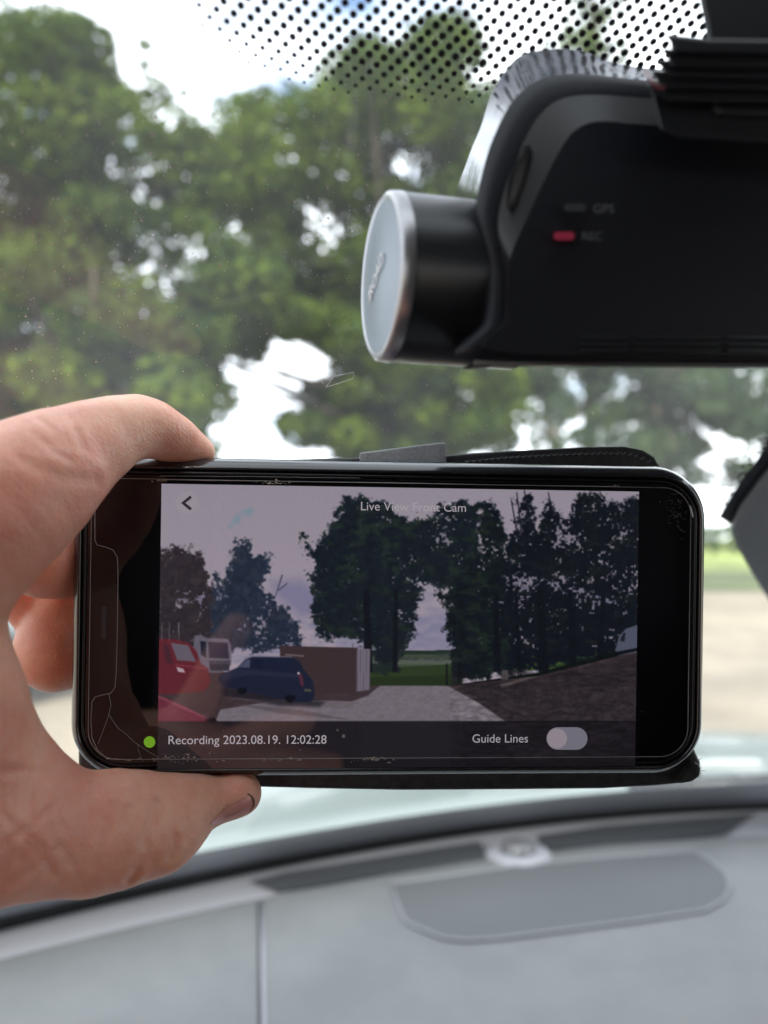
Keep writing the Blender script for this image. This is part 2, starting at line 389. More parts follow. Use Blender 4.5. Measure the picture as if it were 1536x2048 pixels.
# dust specks and dried spots on the glass
g = G()
for k in range(1500):
    px = rng.uniform(-20, 1000) if rng.random() < .8 else rng.uniform(0, 1560); py = rng.uniform(150, 930)
    r = .00007 + .00025 * rng.random() ** 4
    c = WP(px, py, .0005)
    n = 6; g.add([c + Vector((1, 0, 0)) * r * math.cos(t) * rng.uniform(.6, 1.2) + e2 * r * math.sin(t) * rng.uniform(.6, 1.2) for t in np.linspace(0, 2 * math.pi, n + 1)[:-1]], [tuple(range(n))])
M['dust'] = mat('dust', (.8, .78, .72), .9); M['dust'].node_tree.nodes['Principled BSDF'].inputs['Transmission Weight'].default_value = .0
sp = g.build('dust', M['dust'], wind); tag(sp, kind='stuff')
# outline of a clear sticker left on the glass
g = G()
q = [WP(*p, .0005) for p in [(652, 772), (706, 755), (708, 742), (668, 750)]]
g.tube([q[0], q[1], q[2], q[3], q[0]], .00004, 5)
g.build('sticker_edge', M['dust'], wind)

# black seal along the foot of the windscreen
g = G(); xs2 = np.linspace(XL, XR, 60)
g.tube([(x, yb(x) - .004, ZB + .004) for x in xs2], .0115, 10)
g.build('windscreen_seal', M['rubber'], car, smooth=True)
# printed band at glass foot, inner side; haze and reflection painted in as grey
V = []; 
for x in xs2:
    for dz in (.0, .028, .056): V.append((x, W(x, ZB + dz) - .002, ZB + dz - .001))
Fc = [(i * 3 + j, (i + 1) * 3 + j, (i + 1) * 3 + j + 1, i * 3 + j + 1) for i in range(59) for j in range(2)]
mesh('frit_band', V, Fc, mat('frit_band', (.36, .39, .43), .45, spec=.9, coat=.5), wind)

# dashboard: cross-sections along x, from the seal towards the driver, built on measured edge curves
def curve_D(pts, z):              # polyline of plan points -> function x -> y
    q = [DP(px, py, z) for px, py in pts]; q.sort(key=lambda p: p.x)
    X = [p.x for p in q]; Yv = [p.y for p in q]
    c = np.polyfit(X, Yv, 2)
    return lambda x: float(np.polyval(c, x))
lipE = curve_D([(0, 1915), (250, 1862), (560, 1790), (800, 1742), (1100, 1702), (1536, 1672)], ZB)     # edge of the main panel
XA, XB = -.75, 1.5
xs3 = np.linspace(XA, XB, 120)
prof = []
for x in xs3:
    y0 = yb(x) - .002; y1 = lipE(x)
    y1 = min(y1, y0 - .05)
    prof.append([(x, y0, ZB - .012), (x, y0 - .012, ZB - .003), (x, (y0 * .75 + y1 * .25), ZB - .002), (x, (y0 * .4 + y1 * .6), ZB - .003), (x, y1 + .004, ZB - .004), (x, y1 + .001, ZB - .006)])
n = len(prof[0]); V = [p for r in prof for p in r]
Fc = [(i * n + j, i * n + j + 1, (i + 1) * n + j + 1, (i + 1) * n + j) for i in range(119) for j in range(n - 1)]
mesh('dashboard_rear_strip', V, Fc, M['dash_lip'], car, smooth=True)
prof = []
for x in xs3:
    y1 = min(lipE(x), yb(x) - .052)
    prof.append([(x, y1 + .0004, ZB - .008), (x, y1, ZB - .001), (x, y1 - .003, ZB + .0012), (x, y1 - .008, ZB + .001), (x, y1 - .06, ZB), (x, .35, ZB), (x, .24, ZB - .006), (x, .20, ZB - .03), (x, .19, ZB - .1), (x, .30, ZB - .3), (x, .35, ZB - .7)])
n = len(prof[0]); V = [p for r in prof for p in r]
Fc = [(i * n + j, i * n + j + 1, (i + 1) * n + j + 1, (i + 1) * n + j) for i in range(119) for j in range(n - 1)]
dash = mesh('dashboard', V, Fc, M['dash'], car, smooth=True)

def slab(name, pts, h, m, parent, lift=.0, bev=.0):     # raised plate from a plan outline
    n = len(pts); V = [p + Vector((0, 0, lift)) for p in pts] + [p + Vector((0, 0, h)) for p in pts]
    Fc = [tuple(range(n, 2 * n)), tuple(range(n))[::-1]] + [(i, (i + 1) % n, n + (i + 1) % n, n + i) for i in range(n)]
    o = mesh(name, V, Fc, m, parent)
    bm = bmesh.new(); bm.from_mesh(o.data); bmesh.ops.recalc_face_normals(bm, faces=bm.faces); bm.to_mesh(o.data); bm.free()
    if bev: bevel(o, bev, 3)
    return o
def rim(pts, r, closed=True, dz=.0):
    q = list(pts) + ([pts[0], pts[1]] if closed else [])
    return [p + Vector((0, 0, dz)) for p in q]
# long dark defroster recess between the strip and the panel
top = [(520, 1778), (640, 1752), (800, 1722), (940, 1700), (975, 1694)]
def strip(name, up, lo, m, z, parent):
    a = [DP(px, py, z) for px, py in up]; b = [DP(px, py, z) for px, py in lo]; n = len(a)
    V = a + b; Fc = [(i, i + 1, n + i + 1, n + i) for i in range(n - 1)]
    return mesh(name, V, Fc, m, parent)
strip('defroster_vent', [(498, 1762), (568, 1744), (760, 1713), (860, 1697), (958, 1682)], [(552, 1783), (630, 1770), (760, 1749), (880, 1731), (988, 1718)], M['vent'], ZB + .0006, dash)
strip('defroster_vent', [(1073, 1671), (1209, 1650), (1405, 1634), (1514, 1626)], [(1084, 1700), (1209, 1692), (1350, 1677), (1455, 1667)], M['vent'], ZB + .0006, dash)
g = G(); 
for k in range(44):                # fine fins in the recess
    t = k / 43
    pa = DP(560 + 410 * t, 1758 - 72 * t, ZB + .001); pb = DP(585 + 400 * t, 1780 - 74 * t, ZB + .001)
    g.tube([pa, pb], .0006, 5)
g.build('vent_fins', M['vent'], dash); g = G()
for k in range(44):
    t = k / 43
    pa = DP(1090 + 370 * t, 1668 - 34 * t, ZB + .001); pb = DP(1096 + 360 * t, 1700 - 34 * t, ZB + .001)
    g.tube([pa, pb], .0006, 5)
g.build('vent_fins', M['vent'], dash)
# light sensor dome between the two recesses, with its raised collar
c = DP(1032, 1700, ZB); 
V, Fc = [], []
rings = []
for (rr, zz) in [(.028, .0), (.025, .005), (.019, .006), (.016, .005), (.0148, .005), (.0142, .009), (.012, .0125), (.008, .0142), (.001, .0146)]:
    rings.append([c + Vector((math.cos(t) * rr * (1.05 + .15 * (abs(math.cos(t)) ** 4)), math.sin(t) * rr * .95 - .012, zz)) for t in np.linspace(0, 2 * math.pi, 25)[:-1]])
V, Fc = loft(rings[:5]); mesh('sensor_collar', V, Fc, M['dash_lip'], dash, smooth=True)
V, Fc = loft(rings[4:], cap1=True)
mesh('light_sensor', V, Fc, mat('sensor_plastic', (.17, .17, .18), .12, coat=.8), dash, smooth=True)
# speaker panel
sp_px = [(782, 1768), (900, 1752), (1040, 1732), (1200, 1716), (1385, 1703), (1420, 1722), (1452, 1750), (1460, 1775), (1448, 1800), (1410, 1822), (1280, 1842), (1100, 1865), (1000, 1878), (930, 1882), (890, 1878), (850, 1862), (812, 1845), (798, 1815)]
pts = [DP(*p, ZB + .001) for p in sp_px]
ctr = sum(pts, Vector()) / len(pts)
slab('speaker_panel', pts, .0006, M['dash_dark'], dash, lift=-.004)
g = G(); g.tube([p + Vector((0, 0, .0005)) for p in (pts + pts[:2])], .0015, 8); g.build('speaker_trim', mat('speaker_trim', (.30, .305, .33), .5), dash, smooth=True)
# seam across the panel
a = DP(517, 1812); b = DP(519, 2040); cdir = (b - a)
g = G(); g.tube([DP(517, 1806, ZB + .0012), DP(518, 1900, ZB + .0004), b + cdir * .8 + Vector((0, 0, .0004))], .0010, 6)
g.build('panel_seam', mat('seam', (.06, .065, .07), .7), dash)
g = G(); g.tube([DP(524, 1806, ZB + .0012), DP(525.5, 1900, ZB + .0006), b + cdir * .8 + Vector((.003, 0, .0006))], .0014, 8)
g.build('panel_seam_lip', M['dash_lip'], dash, smooth=True)

# right-hand windscreen corner: black printed band with dots and the grey trim pad in front of it
pad = [(1458, 1046), (1478, 1004), (1516, 952), (1562, 896), (1660, 782), (1900, 560), (2050, 800), (2000, 1400), (1700, 1420), (1600, 1290), (1545, 1205), (1510, 1150), (1484, 1105), (1466, 1072)]
fr = [WP(*p, .004) for p in pad]; bk = [WP(*p, .0015) for p in pad]; n = len(pad)
cen = sum(fr, Vector()) / n
ins = [p.lerp(cen, .035) + Vector((0, -.002, 0)) for p in fr]
V, Fc = loft([bk, fr, ins], cap0=True, cap1=True)
mesh('pillar_trim', V, Fc, M['trim'], car, smooth=False)
g = G()
band = [(1436, 1030), (1470, 972), (1505, 924), (1545, 868), (1640, 750)]; band2 = [(1466, 1046), (1500, 992), (1540, 945), (1590, 890), (1690, 790)]
a = [WP(*p, .0012) for p in band]; b = [WP(*p, .0012) for p in band2]
g.add(a + b, [(i, i + 1, 6 + i, 5 + i) for i in range(4)])
for k in range(90):
    t = rng.random() ** .7; j = min(int(t * 4), 3); f_ = t * 4 - j
    bx_ = band[j][0] * (1 - f_) + band[j + 1][0] * f_; by_ = band[j][1] * (1 - f_) + band[j + 1][1] * f_
    dd = rng.uniform(0, 26); c = WP(bx_ - dd * .8, by_ - dd * .55, .0012); r = .0010 * (1 - dd / 34)
    g.add([c + Vector((1, 0, 0)) * r * math.cos(t2) + e2 * r * math.sin(t2) for t2 in np.linspace(0, 2 * math.pi, 11)[:-1]], [tuple(range(10))])
g.build('frit_corner', M['frit'], wind)

# outside: cowl, wiper, bonnet
V = []; nxx = 50; xs4 = np.linspace(-.7, 1.45, nxx)
for x in xs4:
    y = yb(x)
    V += [(x, y + .004, ZB - .01), (x, y + .03, ZB - .018), (x, y + .075, ZB - .03), (x, y + .085, ZB - .045)]
Fc = [(i * 4 + j, (i + 1) * 4 + j, (i + 1) * 4 + j + 1, i * 4 + j + 1) for i in range(nxx - 1) for j in range(3)]
mesh('cowl', V, Fc, M['cowl'], car, smooth=True)
V = []
for x in xs4:
    y = yb(x); s = 1 - .12 * ((x - .4) / 1.0) ** 2
    V += [(x, y + .09, ZB - .05), (x, y + .095, ZB - .034 ), (x, y + .2, ZB - .038), (x, y + .36 * s, ZB - .045), (x, y + .5 * s, ZB - .062), (x, y + .58 * s, ZB - .10), (x, y + .64 * s, ZB - .6)]
Fc = [(i * 7 + j, (i + 1) * 7 + j, (i + 1) * 7 + j + 1, i * 7 + j + 1) for i in range(nxx - 1) for j in range(6)]
mesh('bonnet', V, Fc, M['paint'], car, smooth=True)
g = G()
wa = [(.10, .035), (.35, .05), (.62, .03), (.9, .05)]
g.tube([(x, yb(x) + o_, ZB - .008) for x, o_ in [(-.1, .012), (.15, .02), (.4, .025), (.75, .028), (1.1, .03)]], .006, 8)
g.tube([(x, yb(x) + o_, ZB + .004) for x, o_ in [(.3, .05), (.5, .06), (.66, .055)]], .009, 8)
g.build('wiper', M['rubber'], car, smooth=True)
g = G(); g.box((.38, .948, ZB + .01), (.485, .962, ZB + .019)); g.build('wiper_highlight', mat('highlight_pale', (.6, .65, .66), .3), car)  # pale box stands in for the highlight along the wiper arm

# cabin shell behind the camera: roof lining, doors, rear wall, floor
V = []
for x in xs3[4:-4]:
    V += [(x, W(x, ZT) + .012, ZT - .004), (x, W(x, ZT) - .02, ZT - .012), (x, W(x, ZT) - .1, ZT + .02), (x, -2.2, ZT + .03)]
m_ = len(xs3[4:-4]); Fc = [(i * 4 + j, (i + 1) * 4 + j, (i + 1) * 4 + j + 1, i * 4 + j + 1) for i in range(m_ - 1) for j in range(3)]
mesh('roof_lining', V, Fc, M['lining'], car, smooth=True)
for x, s in ((-.68, -1), (1.45, 1)):
    g = G(); g.box((x - .02, -2.2, -1.1), (x + .02, .8, -.36)); g.box((x - .02, -.75, -.36), (x + .02, -.62, .16)); g.box((x - .02, -2.2, -.36), (x + .02, -2.1, .16))
    g.build('door_panel', mat('door_plastic', (.2, .2, .21), .7), car)
g = G(); g.box((-.7, -2.24, -1.1), (1.47, -2.2, .19)); g.build('unseen_rear_wall', mat('rear_wall_dark', (.05, .05, .055), .8), car)  # unseen wall, closed to full height and darkened against screen glare
g = G(); g.box((-.7, -2.2, -1.14), (1.47, 1.6, -1.1)); g.build('floor_pan', M['rubber'], car)
def seat(x):
    g = G()
    prof = [(-.28, -.62), (-.25, -.78), (-.75, -.80), (-.82, -.70), (-.98, -.12), (-.95, .02), (-.86, .02), (-.72, -.52)]
    a = [Vector((x - .24, y, z)) for y, z in prof]; b = [Vector((x + .24, y, z)) for y, z in prof]
    V, Fc = loft([a, b], cap0=True, cap1=True); o = mesh('seat', V, Fc, mat('seat_fabric', (.09, .09, .1), .9), car); bevel(o, .03, 3)
seat(.95); seat(-.0)

# black sensor and mirror housing at the top of the glass
hs = G()
def px_prism(g, pts, d0, d1):
    a = [P(px, py, d0) for px, py in pts]; b = [P(px, py, d1) for px, py in pts]
    V, Fc = loft([b, a], cap0=True, cap1=True); g.add(V, Fc)
px_prism(hs, [(1392, -200), (1400, 0), (1408, 40), (1414, 76), (1420, 130), (1426, 235), (1800, 250), (1800, -200)], .128, .141)
hsg = hs.build('mirror_mount', M['black'], car)
bevel(hsg, .0015, 3)
hs = G()
for k, (x0, y0) in enumerate([(1330, 68), (1322, 96), (1312, 118), (1300, 140), (1290, 166)]):
    px_prism(hs, [(x0, y0), (x0 + 90, y0 + 10), (1800, y0 + 14), (1800, y0 + 44), (1340, y0 + 38), (x0 + 14, y0 + 22)], .1215 + .0012 * k, .1330 + .0008 * k)
px_prism(hs, [(1300, 168), (1306, 200), (1322, 262), (1360, 276), (1800, 300), (1800, 168)], .1290, .1335)  # black slab standing in for the mount's shadow across the bevel
rb = hs.build('mount_ribs_and_shade', M['black'], car); bevel(rb, .0009, 3)
g = G(); g.tube([P(1290, 138, .1205), P(1300, 158, .1205), P(1312, 172, .1205), P(1328, 178, .1205)], .00018, 6)
g.build('red_wire', mat('red_plastic', (.25, .02, .03), .4), car)

# ------------------------------------------------------------------ dashcam
dc = tag(empty('dashcam', P(1250, 450, .16)), 'black dashcam with a silver-capped cylinder end, fixed to the windscreen', 'dashcam')
def ring_px(pts, d, tilt=.00004, n=120):
    """resample a closed pixel outline and put it at depth d, turned slightly (right side farther)"""
    q = pts + [pts[0]]; L_ = [0]
    for i in range(len(q) - 1): L_.append(L_[-1] + math.dist(q[i], q[i + 1]))
    out = []
    for k in range(n):
        s = L_[-1] * k / n; out.append((np.interp(s, L_, [a[0] for a in q]), np.interp(s, L_, [a[1] for a in q])))
    return [P(px, py, d + tilt * (px - 950) * .13) for px, py in out]
def smooth_closed(pts, n=6):
    A = pts; out = []; m = len(A)
    for i in range(m):
        p0, p1, p2, p3 = [np.array(A[(i + j) % m], float) for j in (-1, 0, 1, 2)]
        for k in range(n):
            t = k / n; out.append(tuple(.5 * ((2 * p1) + (-p0 + p2) * t + (2 * p0 - 5 * p1 + 4 * p2 - p3) * t * t + (-p0 + 3 * p1 - 3 * p2 + p3) * t ** 3)))
    return out
# all rings share 16 matching key points: [bottom-left ... up the left side ... top ... right ... bottom]
keyO = [(944, 722), (966, 640), (972, 540), (952, 430), (966, 340), (990, 268), (1024, 205), (1068, 165), (1120, 149), (1190, 150), (1290, 160), (1700, 190), (2250, 230), (2320, 500), (2250, 734), (1500, 734)]
keyC = [(996, 706), (1008, 640), (1010, 560), (996, 450), (1012, 370), (1040, 300), (1072, 240), (1108, 205), (1150, 192), (1205, 190), (1290, 196), (1700, 225), (2200, 260), (2260, 490), (2200, 714), (1500, 714)]
keyF = [(1002, 702), (1014, 640), (1016, 570), (1022, 510), (1052, 440), (1082, 375), (1112, 315), (1142, 268), (1178, 246), (1220, 243), (1300, 250), (1700, 275), (2150, 300), (2200, 490), (2150, 706), (1500, 706)]
keyB = [(940, 700), (948, 640), (940, 540), (928, 440), (944, 340), (972, 262), (1008, 192), (1056, 146), (1112, 128), (1190, 128), (1290, 140), (1700, 175), (2300, 220), (2360, 500), (2300, 728), (1500, 728)]
def kr(key, d, t=.00006, glass=None):
    A = [(x, y) for x, y in key]; out = []; m = len(A)
    for i in range(m):
        p0, p1, p2, p3 = [np.array(A[(i + j) % m], float) for j in (-1, 0, 1, 2)]
        for k in range(8):
            u_ = k / 8; q = .5 * ((2 * p1) + (-p0 + p2) * u_ + (2 * p0 - 5 * p1 + 4 * p2 - p3) * u_ * u_ + (-p0 + 3 * p1 - 3 * p2 + p3) * u_ ** 3)
            if glass is not None: out.append(WP(min(q[0], 1600), q[1], glass) if q[0] < 1600 else P(q[0], q[1], d + .006)); continue
            out.append(P(q[0], q[1], d + t * max(0, q[0] - 950) * .25))
    return out
O_ = kr(keyO, .1385); C_ = kr(keyC, .1366); F_ = kr(keyF, .1338)
midOC = [a.lerp(b, .5) + Vector((0, -.0008, 0)) for a, b in zip(O_, C_)]
O2 = kr(keyO, .1440)
V, Fc = loft([O2, O_, midOC, C_])
mesh('shell', V, Fc, M['matte'], dc, smooth=True)
V, Fc = loft([C_, F_]); mesh('bevel_edge', V, Fc, M['bevel'], dc, smooth=True)
V, Fc = loft([F_], cap1=True); mesh('front_panel', V, Fc, M['matte'], dc)
# glossy clear-edged mounting plate behind the shell, mirrors the dotted glass
B0 = kr(keyO, .1442)
keyG = [(942, 690), (946, 640), (930, 540), (906, 415), (936, 310), (962, 245), (984, 178), (1030, 112), (1085, 94), (1160, 96), (1285, 130), (1700, 160), (2300, 215), (2360, 500), (2300, 725), (1500, 725)]
B1 = kr(keyG, .150, glass=.0012)
mid = [a.lerp(b, .5) + Vector((0, .0006, 0)) for a, b in zip(B0, B1)]
V, Fc = loft([B1, mid, B0])
M['gloss'] = mat('glossy_mount_plastic', (.13, .135, .155), .15, metal=.7, bump=(90, .14, .002))
mesh('mount_plate', V, Fc, M['gloss'], dc, smooth=True)
# cylinder with silver cap
cc = P(757, 556, .1495); ax = Vector((math.cos(R(15)), math.sin(R(15)), -.004)).normalized()
e_a = ax.cross(Vector((0, 0, 1))).normalized(); e_b = Vector((0, 0, 1)); RR = .01665
def circ(o_, r, n=64): return [cc + ax * o_ + (e_a * math.cos(t) + e_b * math.sin(t)) * r for t in np.linspace(0, 2 * math.pi, n + 1)[:-1]]
V, Fc = loft([circ(.0028, RR), circ(.0034, RR), circ(.0036, RR - .0001), circ(.022, RR), circ(.030, RR)]); cyl = mesh('cylinder', V, Fc, mat('cylinder_black', (.016, .018, .022), .33, spec=.6), dc, smooth=True, angle=40)
V, Fc = loft([circ(.0028, RR), circ(.0008, RR - .0002), circ(.0, RR - .0012), circ(.0003, RR - .0019)])
mesh('cap_ring', V, Fc, mat('silver_ring', (.42, .42, .44), .32, metal=.9), cyl, smooth=True)
V, Fc = loft([circ(.0003, RR - .0019), circ(.0002, RR - .006), circ(-.0002, .006), circ(-.0003, .0005)], cap1=True)
mesh('cap', V, Fc, M['chrome'], cyl, smooth=True)
# end collar where the cylinder enters the shell
V, Fc = loft([circ(.0195, RR + .0001), circ(.0200, RR + .0004), circ(.0212, RR + .0004), circ(.024, RR + .0001)])
mesh('cylinder_collar', V, Fc, M['matte'], cyl, smooth=True)

def text(body, size, name, m, parent, mat4, ext=0, align='LEFT'):
    cu = bpy.data.curves.new(name, 'FONT'); cu.body = body; cu.size = size; cu.align_x = align; cu.align_y = 'CENTER'; cu.extrude = ext
    t = bpy.data.objects.new(name, cu); COL.objects.link(t)
    bpy.context.view_layer.update()
    dg = bpy.context.evaluated_depsgraph_get(); me = bpy.data.meshes.new_from_object(t.evaluated_get(dg))
    bpy.data.objects.remove(t); bpy.data.curves.remove(cu)
    me.transform(mat4); me.materials.clear(); me.materials.append(m); me.name = name
    o = bpy.data.objects.new(name, me); return link(o, parent)
def frame(o_, x, y):              # matrix with columns x, y, x cross y, origin
    x = Vector(x).normalized(); y = Vector(y).normalized(); z = x.cross(y).normalized(); y = z.cross(x)
    return Matrix(((x.x, y.x, z.x, o_[0]), (x.y, y.y, z.y, o_[1]), (x.z, y.z, z.z, o_[2]), (0, 0, 0, 1)))
# logo lettering on the cap: runs diagonally upward
capn = -ax
dirx = (e_a * .90 + e_b * .43).normalized()
M['logo'] = mat('logo_white', (.9, .91, .93), .4)
text('IROAD', .0040, 'logo', M['logo'], cyl, frame(cc - ax * .0006, dirx, (-ax).cross(dirx)), .00005, 'CENTER')
# indicators on the front panel
def pill(cx, cy, hw, hh, d, m, name, parent):
    pts = [(cx + hw - hh + hh * math.cos(t), cy + hh * math.sin(t)) for t in np.linspace(-math.pi / 2, math.pi / 2, 9)] + [(cx - hw + hh + hh * math.cos(t), cy + hh * math.sin(t)) for t in np.linspace(math.pi / 2, 3 * math.pi / 2, 9)]
    a = [P(x, y, d) for x, y in pts]; b = [P(x, y, d + .002) for x, y in pts]; V, Fc = loft([b, a], cap1=True); mesh(name, V, Fc, m, parent)
pill(1128, 472, 21, 8, .1337, mat('red_indicator', (.2, .02, .04), .4, emit=((.35, .02, .055), .10)), 'record_light', dc)
pill(1150, 415, 22, 8, .1337, mat('dim_indicator', (.035, .038, .045), .5), 'status_light', dc)
M['print'] = mat('panel_print', (.10, .105, .12), .6)
fx = (1, .02, -.005); fy = (0, 0, 1)
text('REC', .0021, 'rec_lettering', M['print'], dc, frame(P(1163, 473, .1336), fx, fy), .00003)
text('GPS', .0023, 'gps_lettering', M['print'], dc, frame(P(1186, 418, .1336), fx, fy), .00003)
# oval button on the left bevel
g = G(); pts = []
c = P(1036, 352, .1352)
axu = (P(1052, 295, .1352) - P(1018, 415, .1352)) * .5; axv = Vector((.00115, .0008, 0)); nn = Vector((-.5, -.86, .1)).normalized()
rings = [[c + axu * math.cos(t) * s + axv * math.sin(t) * s * 1.15 + nn * h for t in np.linspace(0, 2 * math.pi, 33)[:-1]] for s, h in ((1.1, -.002), (1.1, .0), (1.0, .0004), (.9, .0), (.82, .0003), (.4, .0005))]
V, Fc = loft(rings, cap1=True); mesh('button', V, Fc, M['bevel'], dc, smooth=True)
# vent slots near the lower edge
g = G()
for y0 in (676, 690, 702):
    for x0, x1 in ((1160, 1255), (1268, 1440), (1455, 1560), (1575, 1700)):
        a = [P(x0, y0, (.1336) + .000014 * (x0 - 950)), P(x1, y0 + 1, (.1336) + .000014 * (x1 - 950))]; g.tube(a, .0003, 6)
g.build('vent_slots', M['rubber'], dc)
g = G()
g.tube([P(948, 725, .1385), P(1250, 729, .142), P(1700, 731, .149), P(2250, 733, .157)], .00055, 8); g.build('lower_lip', mat('lip_plastic', (.1, .1, .1), .3), dc, smooth=True)

# ------------------------------------------------------------------ phone
PC = P(779, 1241, .1905)
RY, RZ = R(.84), R(3.4)
PM = Matrix.Translation(PC) @ Matrix.Rotation(RZ, 4, 'Z') @ Matrix.Rotation(RY, 4, 'Y')
PMi = PM.inverted()
ph = tag(empty('smartphone', PC), 'smartphone in a black wallet case held sideways, screen showing a camera view', 'phone')
def LP(px, py, off=0):            # point on the phone's front plane (local y = -off) seen at px,py
    o_ = PMi @ Vector((0, 0, 0)); d = (PMi @ P(px, py, 1)) - o_; t = (-off - o_.y) / d.y; return o_ + d * t
def WPh(u, v, off=0): return PM @ Vector((u, -off, v))
def px_of(p): return (768 + F * p.x / p.y, 1024 - F * p.z / p.y)
def rr(hw, hh, r, n=10, cx=0, cz=0):
    out = []
    for sx, sz, a0 in ((1, 1, 0), (-1, 1, 90), (-1, -1, 180), (1, -1, 270)):
        for k in range(n + 1):
            a = R(a0 + 90 * k / n); out.append((cx + sx * (hw - r) + r * math.cos(a), cz + sz * (hh - r) + r * math.sin(a)))
    return out
HW, HH, RC = .0833, .0414, .0142; CU0 = .0019
c0 = LP(779, 1241)
def prr(inset, y, n=14, rmin=.001):
    return [PM @ Vector((u + CU0, y, v)) for u, v in rr(HW - inset, HH - inset, max(RC - inset * .9, rmin), n)]
prof = [(.0012, .0125), (.0003, .0118), (0, .0100), (0, .0070), (.0001, .0050), (.0005, .0034), (.0011, .0021), (.0018, .0010), (.0025, .0002), (.0030, -.0002), (.0033, .0000), (.0035, .0006), (.0035, .0016)]
V, Fc = loft([prr(i_, y_) for i_, y_ in prof], cap0=True)
case = mesh('case', V, Fc, M['case'], ph, smooth=True)
prof = [(.0035, .0016), (.0037, .0006), (.0041, .0001), (.0045, .0), (.0047, .0004)]
V, Fc = loft([prr(i_, y_) for i_, y_ in prof])
mesh('metal_frame', V, Fc, M['phone_metal'], ph, smooth=True)
prof = [(.0047, .0004), (.0050, .00015), (.0054, .0001)]
V, Fc = loft([prr(i_, y_) for i_, y_ in prof], cap1=True)
scr = mesh('screen_glass', V, Fc, M['glass_black'], ph)

def paint_line(pts, r, m, name, parent=None, off=.00005, n=6):
    g = G(); q = [PM @ (LP(px, py, off)) for px, py in pts]; g.tube(q, r, n); return g.build(name, m, parent or scr, smooth=True)
# screen protector outline and its worn edge
q = [PM @ Vector((u + CU0, -.0001, v)) for u, v in rr(HW - .0059, HH - .0060, .0075, 12)]; q.append(q[0])
m_ = len(q)
g = G(); g.tube(q, .00008, 6); pe = g.build('protector_edge', M['line_dim'], scr, smooth=True)
paint_line([(325, 959), (420, 961), (520, 962)], .00010, M['line'], 'protector_edge')
paint_line([(575, 963), (800, 966), (1000, 970), (1230, 973)], .00010, M['line'], 'protector_edge')
paint_line([(320, 952), (500, 953), (620, 955), (720, 956)], .00007, M['line_dim'], 'protector_edge')
paint_line([(190, 990), (190, 1080), (194, 1090), (210, 1094), (226, 1100), (235, 1115), (236, 1150), (235, 1250), (233, 1340), (230, 1375), (222, 1386), (205, 1390), (190, 1394), (184, 1404), (182, 1440), (184, 1475), (195, 1500), (212, 1515)], .00009, M['line_dim'], 'notch_outline')
paint_line([(218, 1388), (222, 1410), (217, 1432), (205, 1465), (196, 1488)], .00006, M['line_dim'], 'crack')
paint_line([(217, 1428), (235, 1455), (252, 1468), (270, 1485), (300, 1505), (318, 1515)], .00006, M['line_dim'], 'crack')
paint_line([(275, 1486), (278, 1505), (286, 1522)], .00005, M['line_dim'], 'crack')
paint_line([(212, 1517), (250, 1519), (262, 1521)], .00010, M['line'], 'protector_edge')
def chips(cx, cy, w_, h_, n, seed, mt):
    r2 = np.random.default_rng(seed); g = G()
    for _ in range(n):
        x = cx + r2.normal() * w_ / 2.4; y = cy + r2.normal() * h_ / 2.4; c = PM @ LP(x, y, .00004); s = .00012 + .0003 * r2.random() ** 2
        pts = [PM @ (LP(x, y, .00004) + Vector((math.cos(t) * s * r2.uniform(.5, 1.8), 0, math.sin(t) * s * r2.uniform(.3, .9)))) for t in np.linspace(0, 2 * math.pi, 7)[:-1]]
        pk = PM @ (LP(x, y, .0003 * r2.random() + .00008))
        g.add(pts + [pk], [(i, (i + 1) % 6, 6) for i in range(6)])
    g.build('glass_chip', mt, scr)
chips(550, 965, 40, 7, 40, 1, M['chip']); chips(322, 961, 22, 5, 12, 2, M['chip'])
chips(350, 1517, 80, 10, 60, 3, M['chip']); chips(740, 1519, 40, 7, 22, 4, M['chip']); chips(560, 1521, 60, 5, 18, 7, M['chip'])
chips(1232, 973, 10, 5, 8, 5, M['chip'])
M['fray'] = mat('frayed_fibre', (.16, .14, .12), .7)
g = G(); r2 = np.random.default_rng(11)
for _ in range(46):
    x = 1352 + r2.normal() * 10; y = 1020 + r2.normal() * 22; a = LP(x, y, .0001); b = a + Vector((r2.normal() * .0007, -.0002, r2.normal() * .0006)); g.tube([PM @ a, PM @ b], .00004, 4)
g.build('frayed_edge', M['fray'], scr)
pts = [PM @ (LP(208, 1245, .00004) + Vector((u, 0, v))) for u, v in rr(.00062, .0042, .0006, 6)]
mesh('earpiece_slot', pts, [tuple(range(len(pts)))[::-1]], mat('earpiece_mesh', (.05, .05, .055), .6), scr)
# dust dots on the protector
g = G()
for _ in range(70):
    x = r2.uniform(200, 1350); y = r2.uniform(980, 1520); s = .00005 + .00007 * r2.random() ** 3
    g.add([PM @ (LP(x, y, .0003) + Vector((math.cos(t) * s, 0, math.sin(t) * s))) for t in np.linspace(0, 2 * math.pi, 7)[:-1]], [(5, 4, 3, 2, 1, 0)])
for x, y, s in ((687, 1472, .0005), (675, 1460, .00028), (600, 1500, .0002)):
    g.add([PM @ (LP(x, y, .0003) + Vector((math.cos(t) * s, 0, math.sin(t) * s))) for t in np.linspace(0, 2 * math.pi, 9)[:-1]], [tuple(range(8))[::-1]])
o = g.build('dust', mat('phone_dust', (.28, .25, .24), .9), scr); tag(o, kind='stuff')

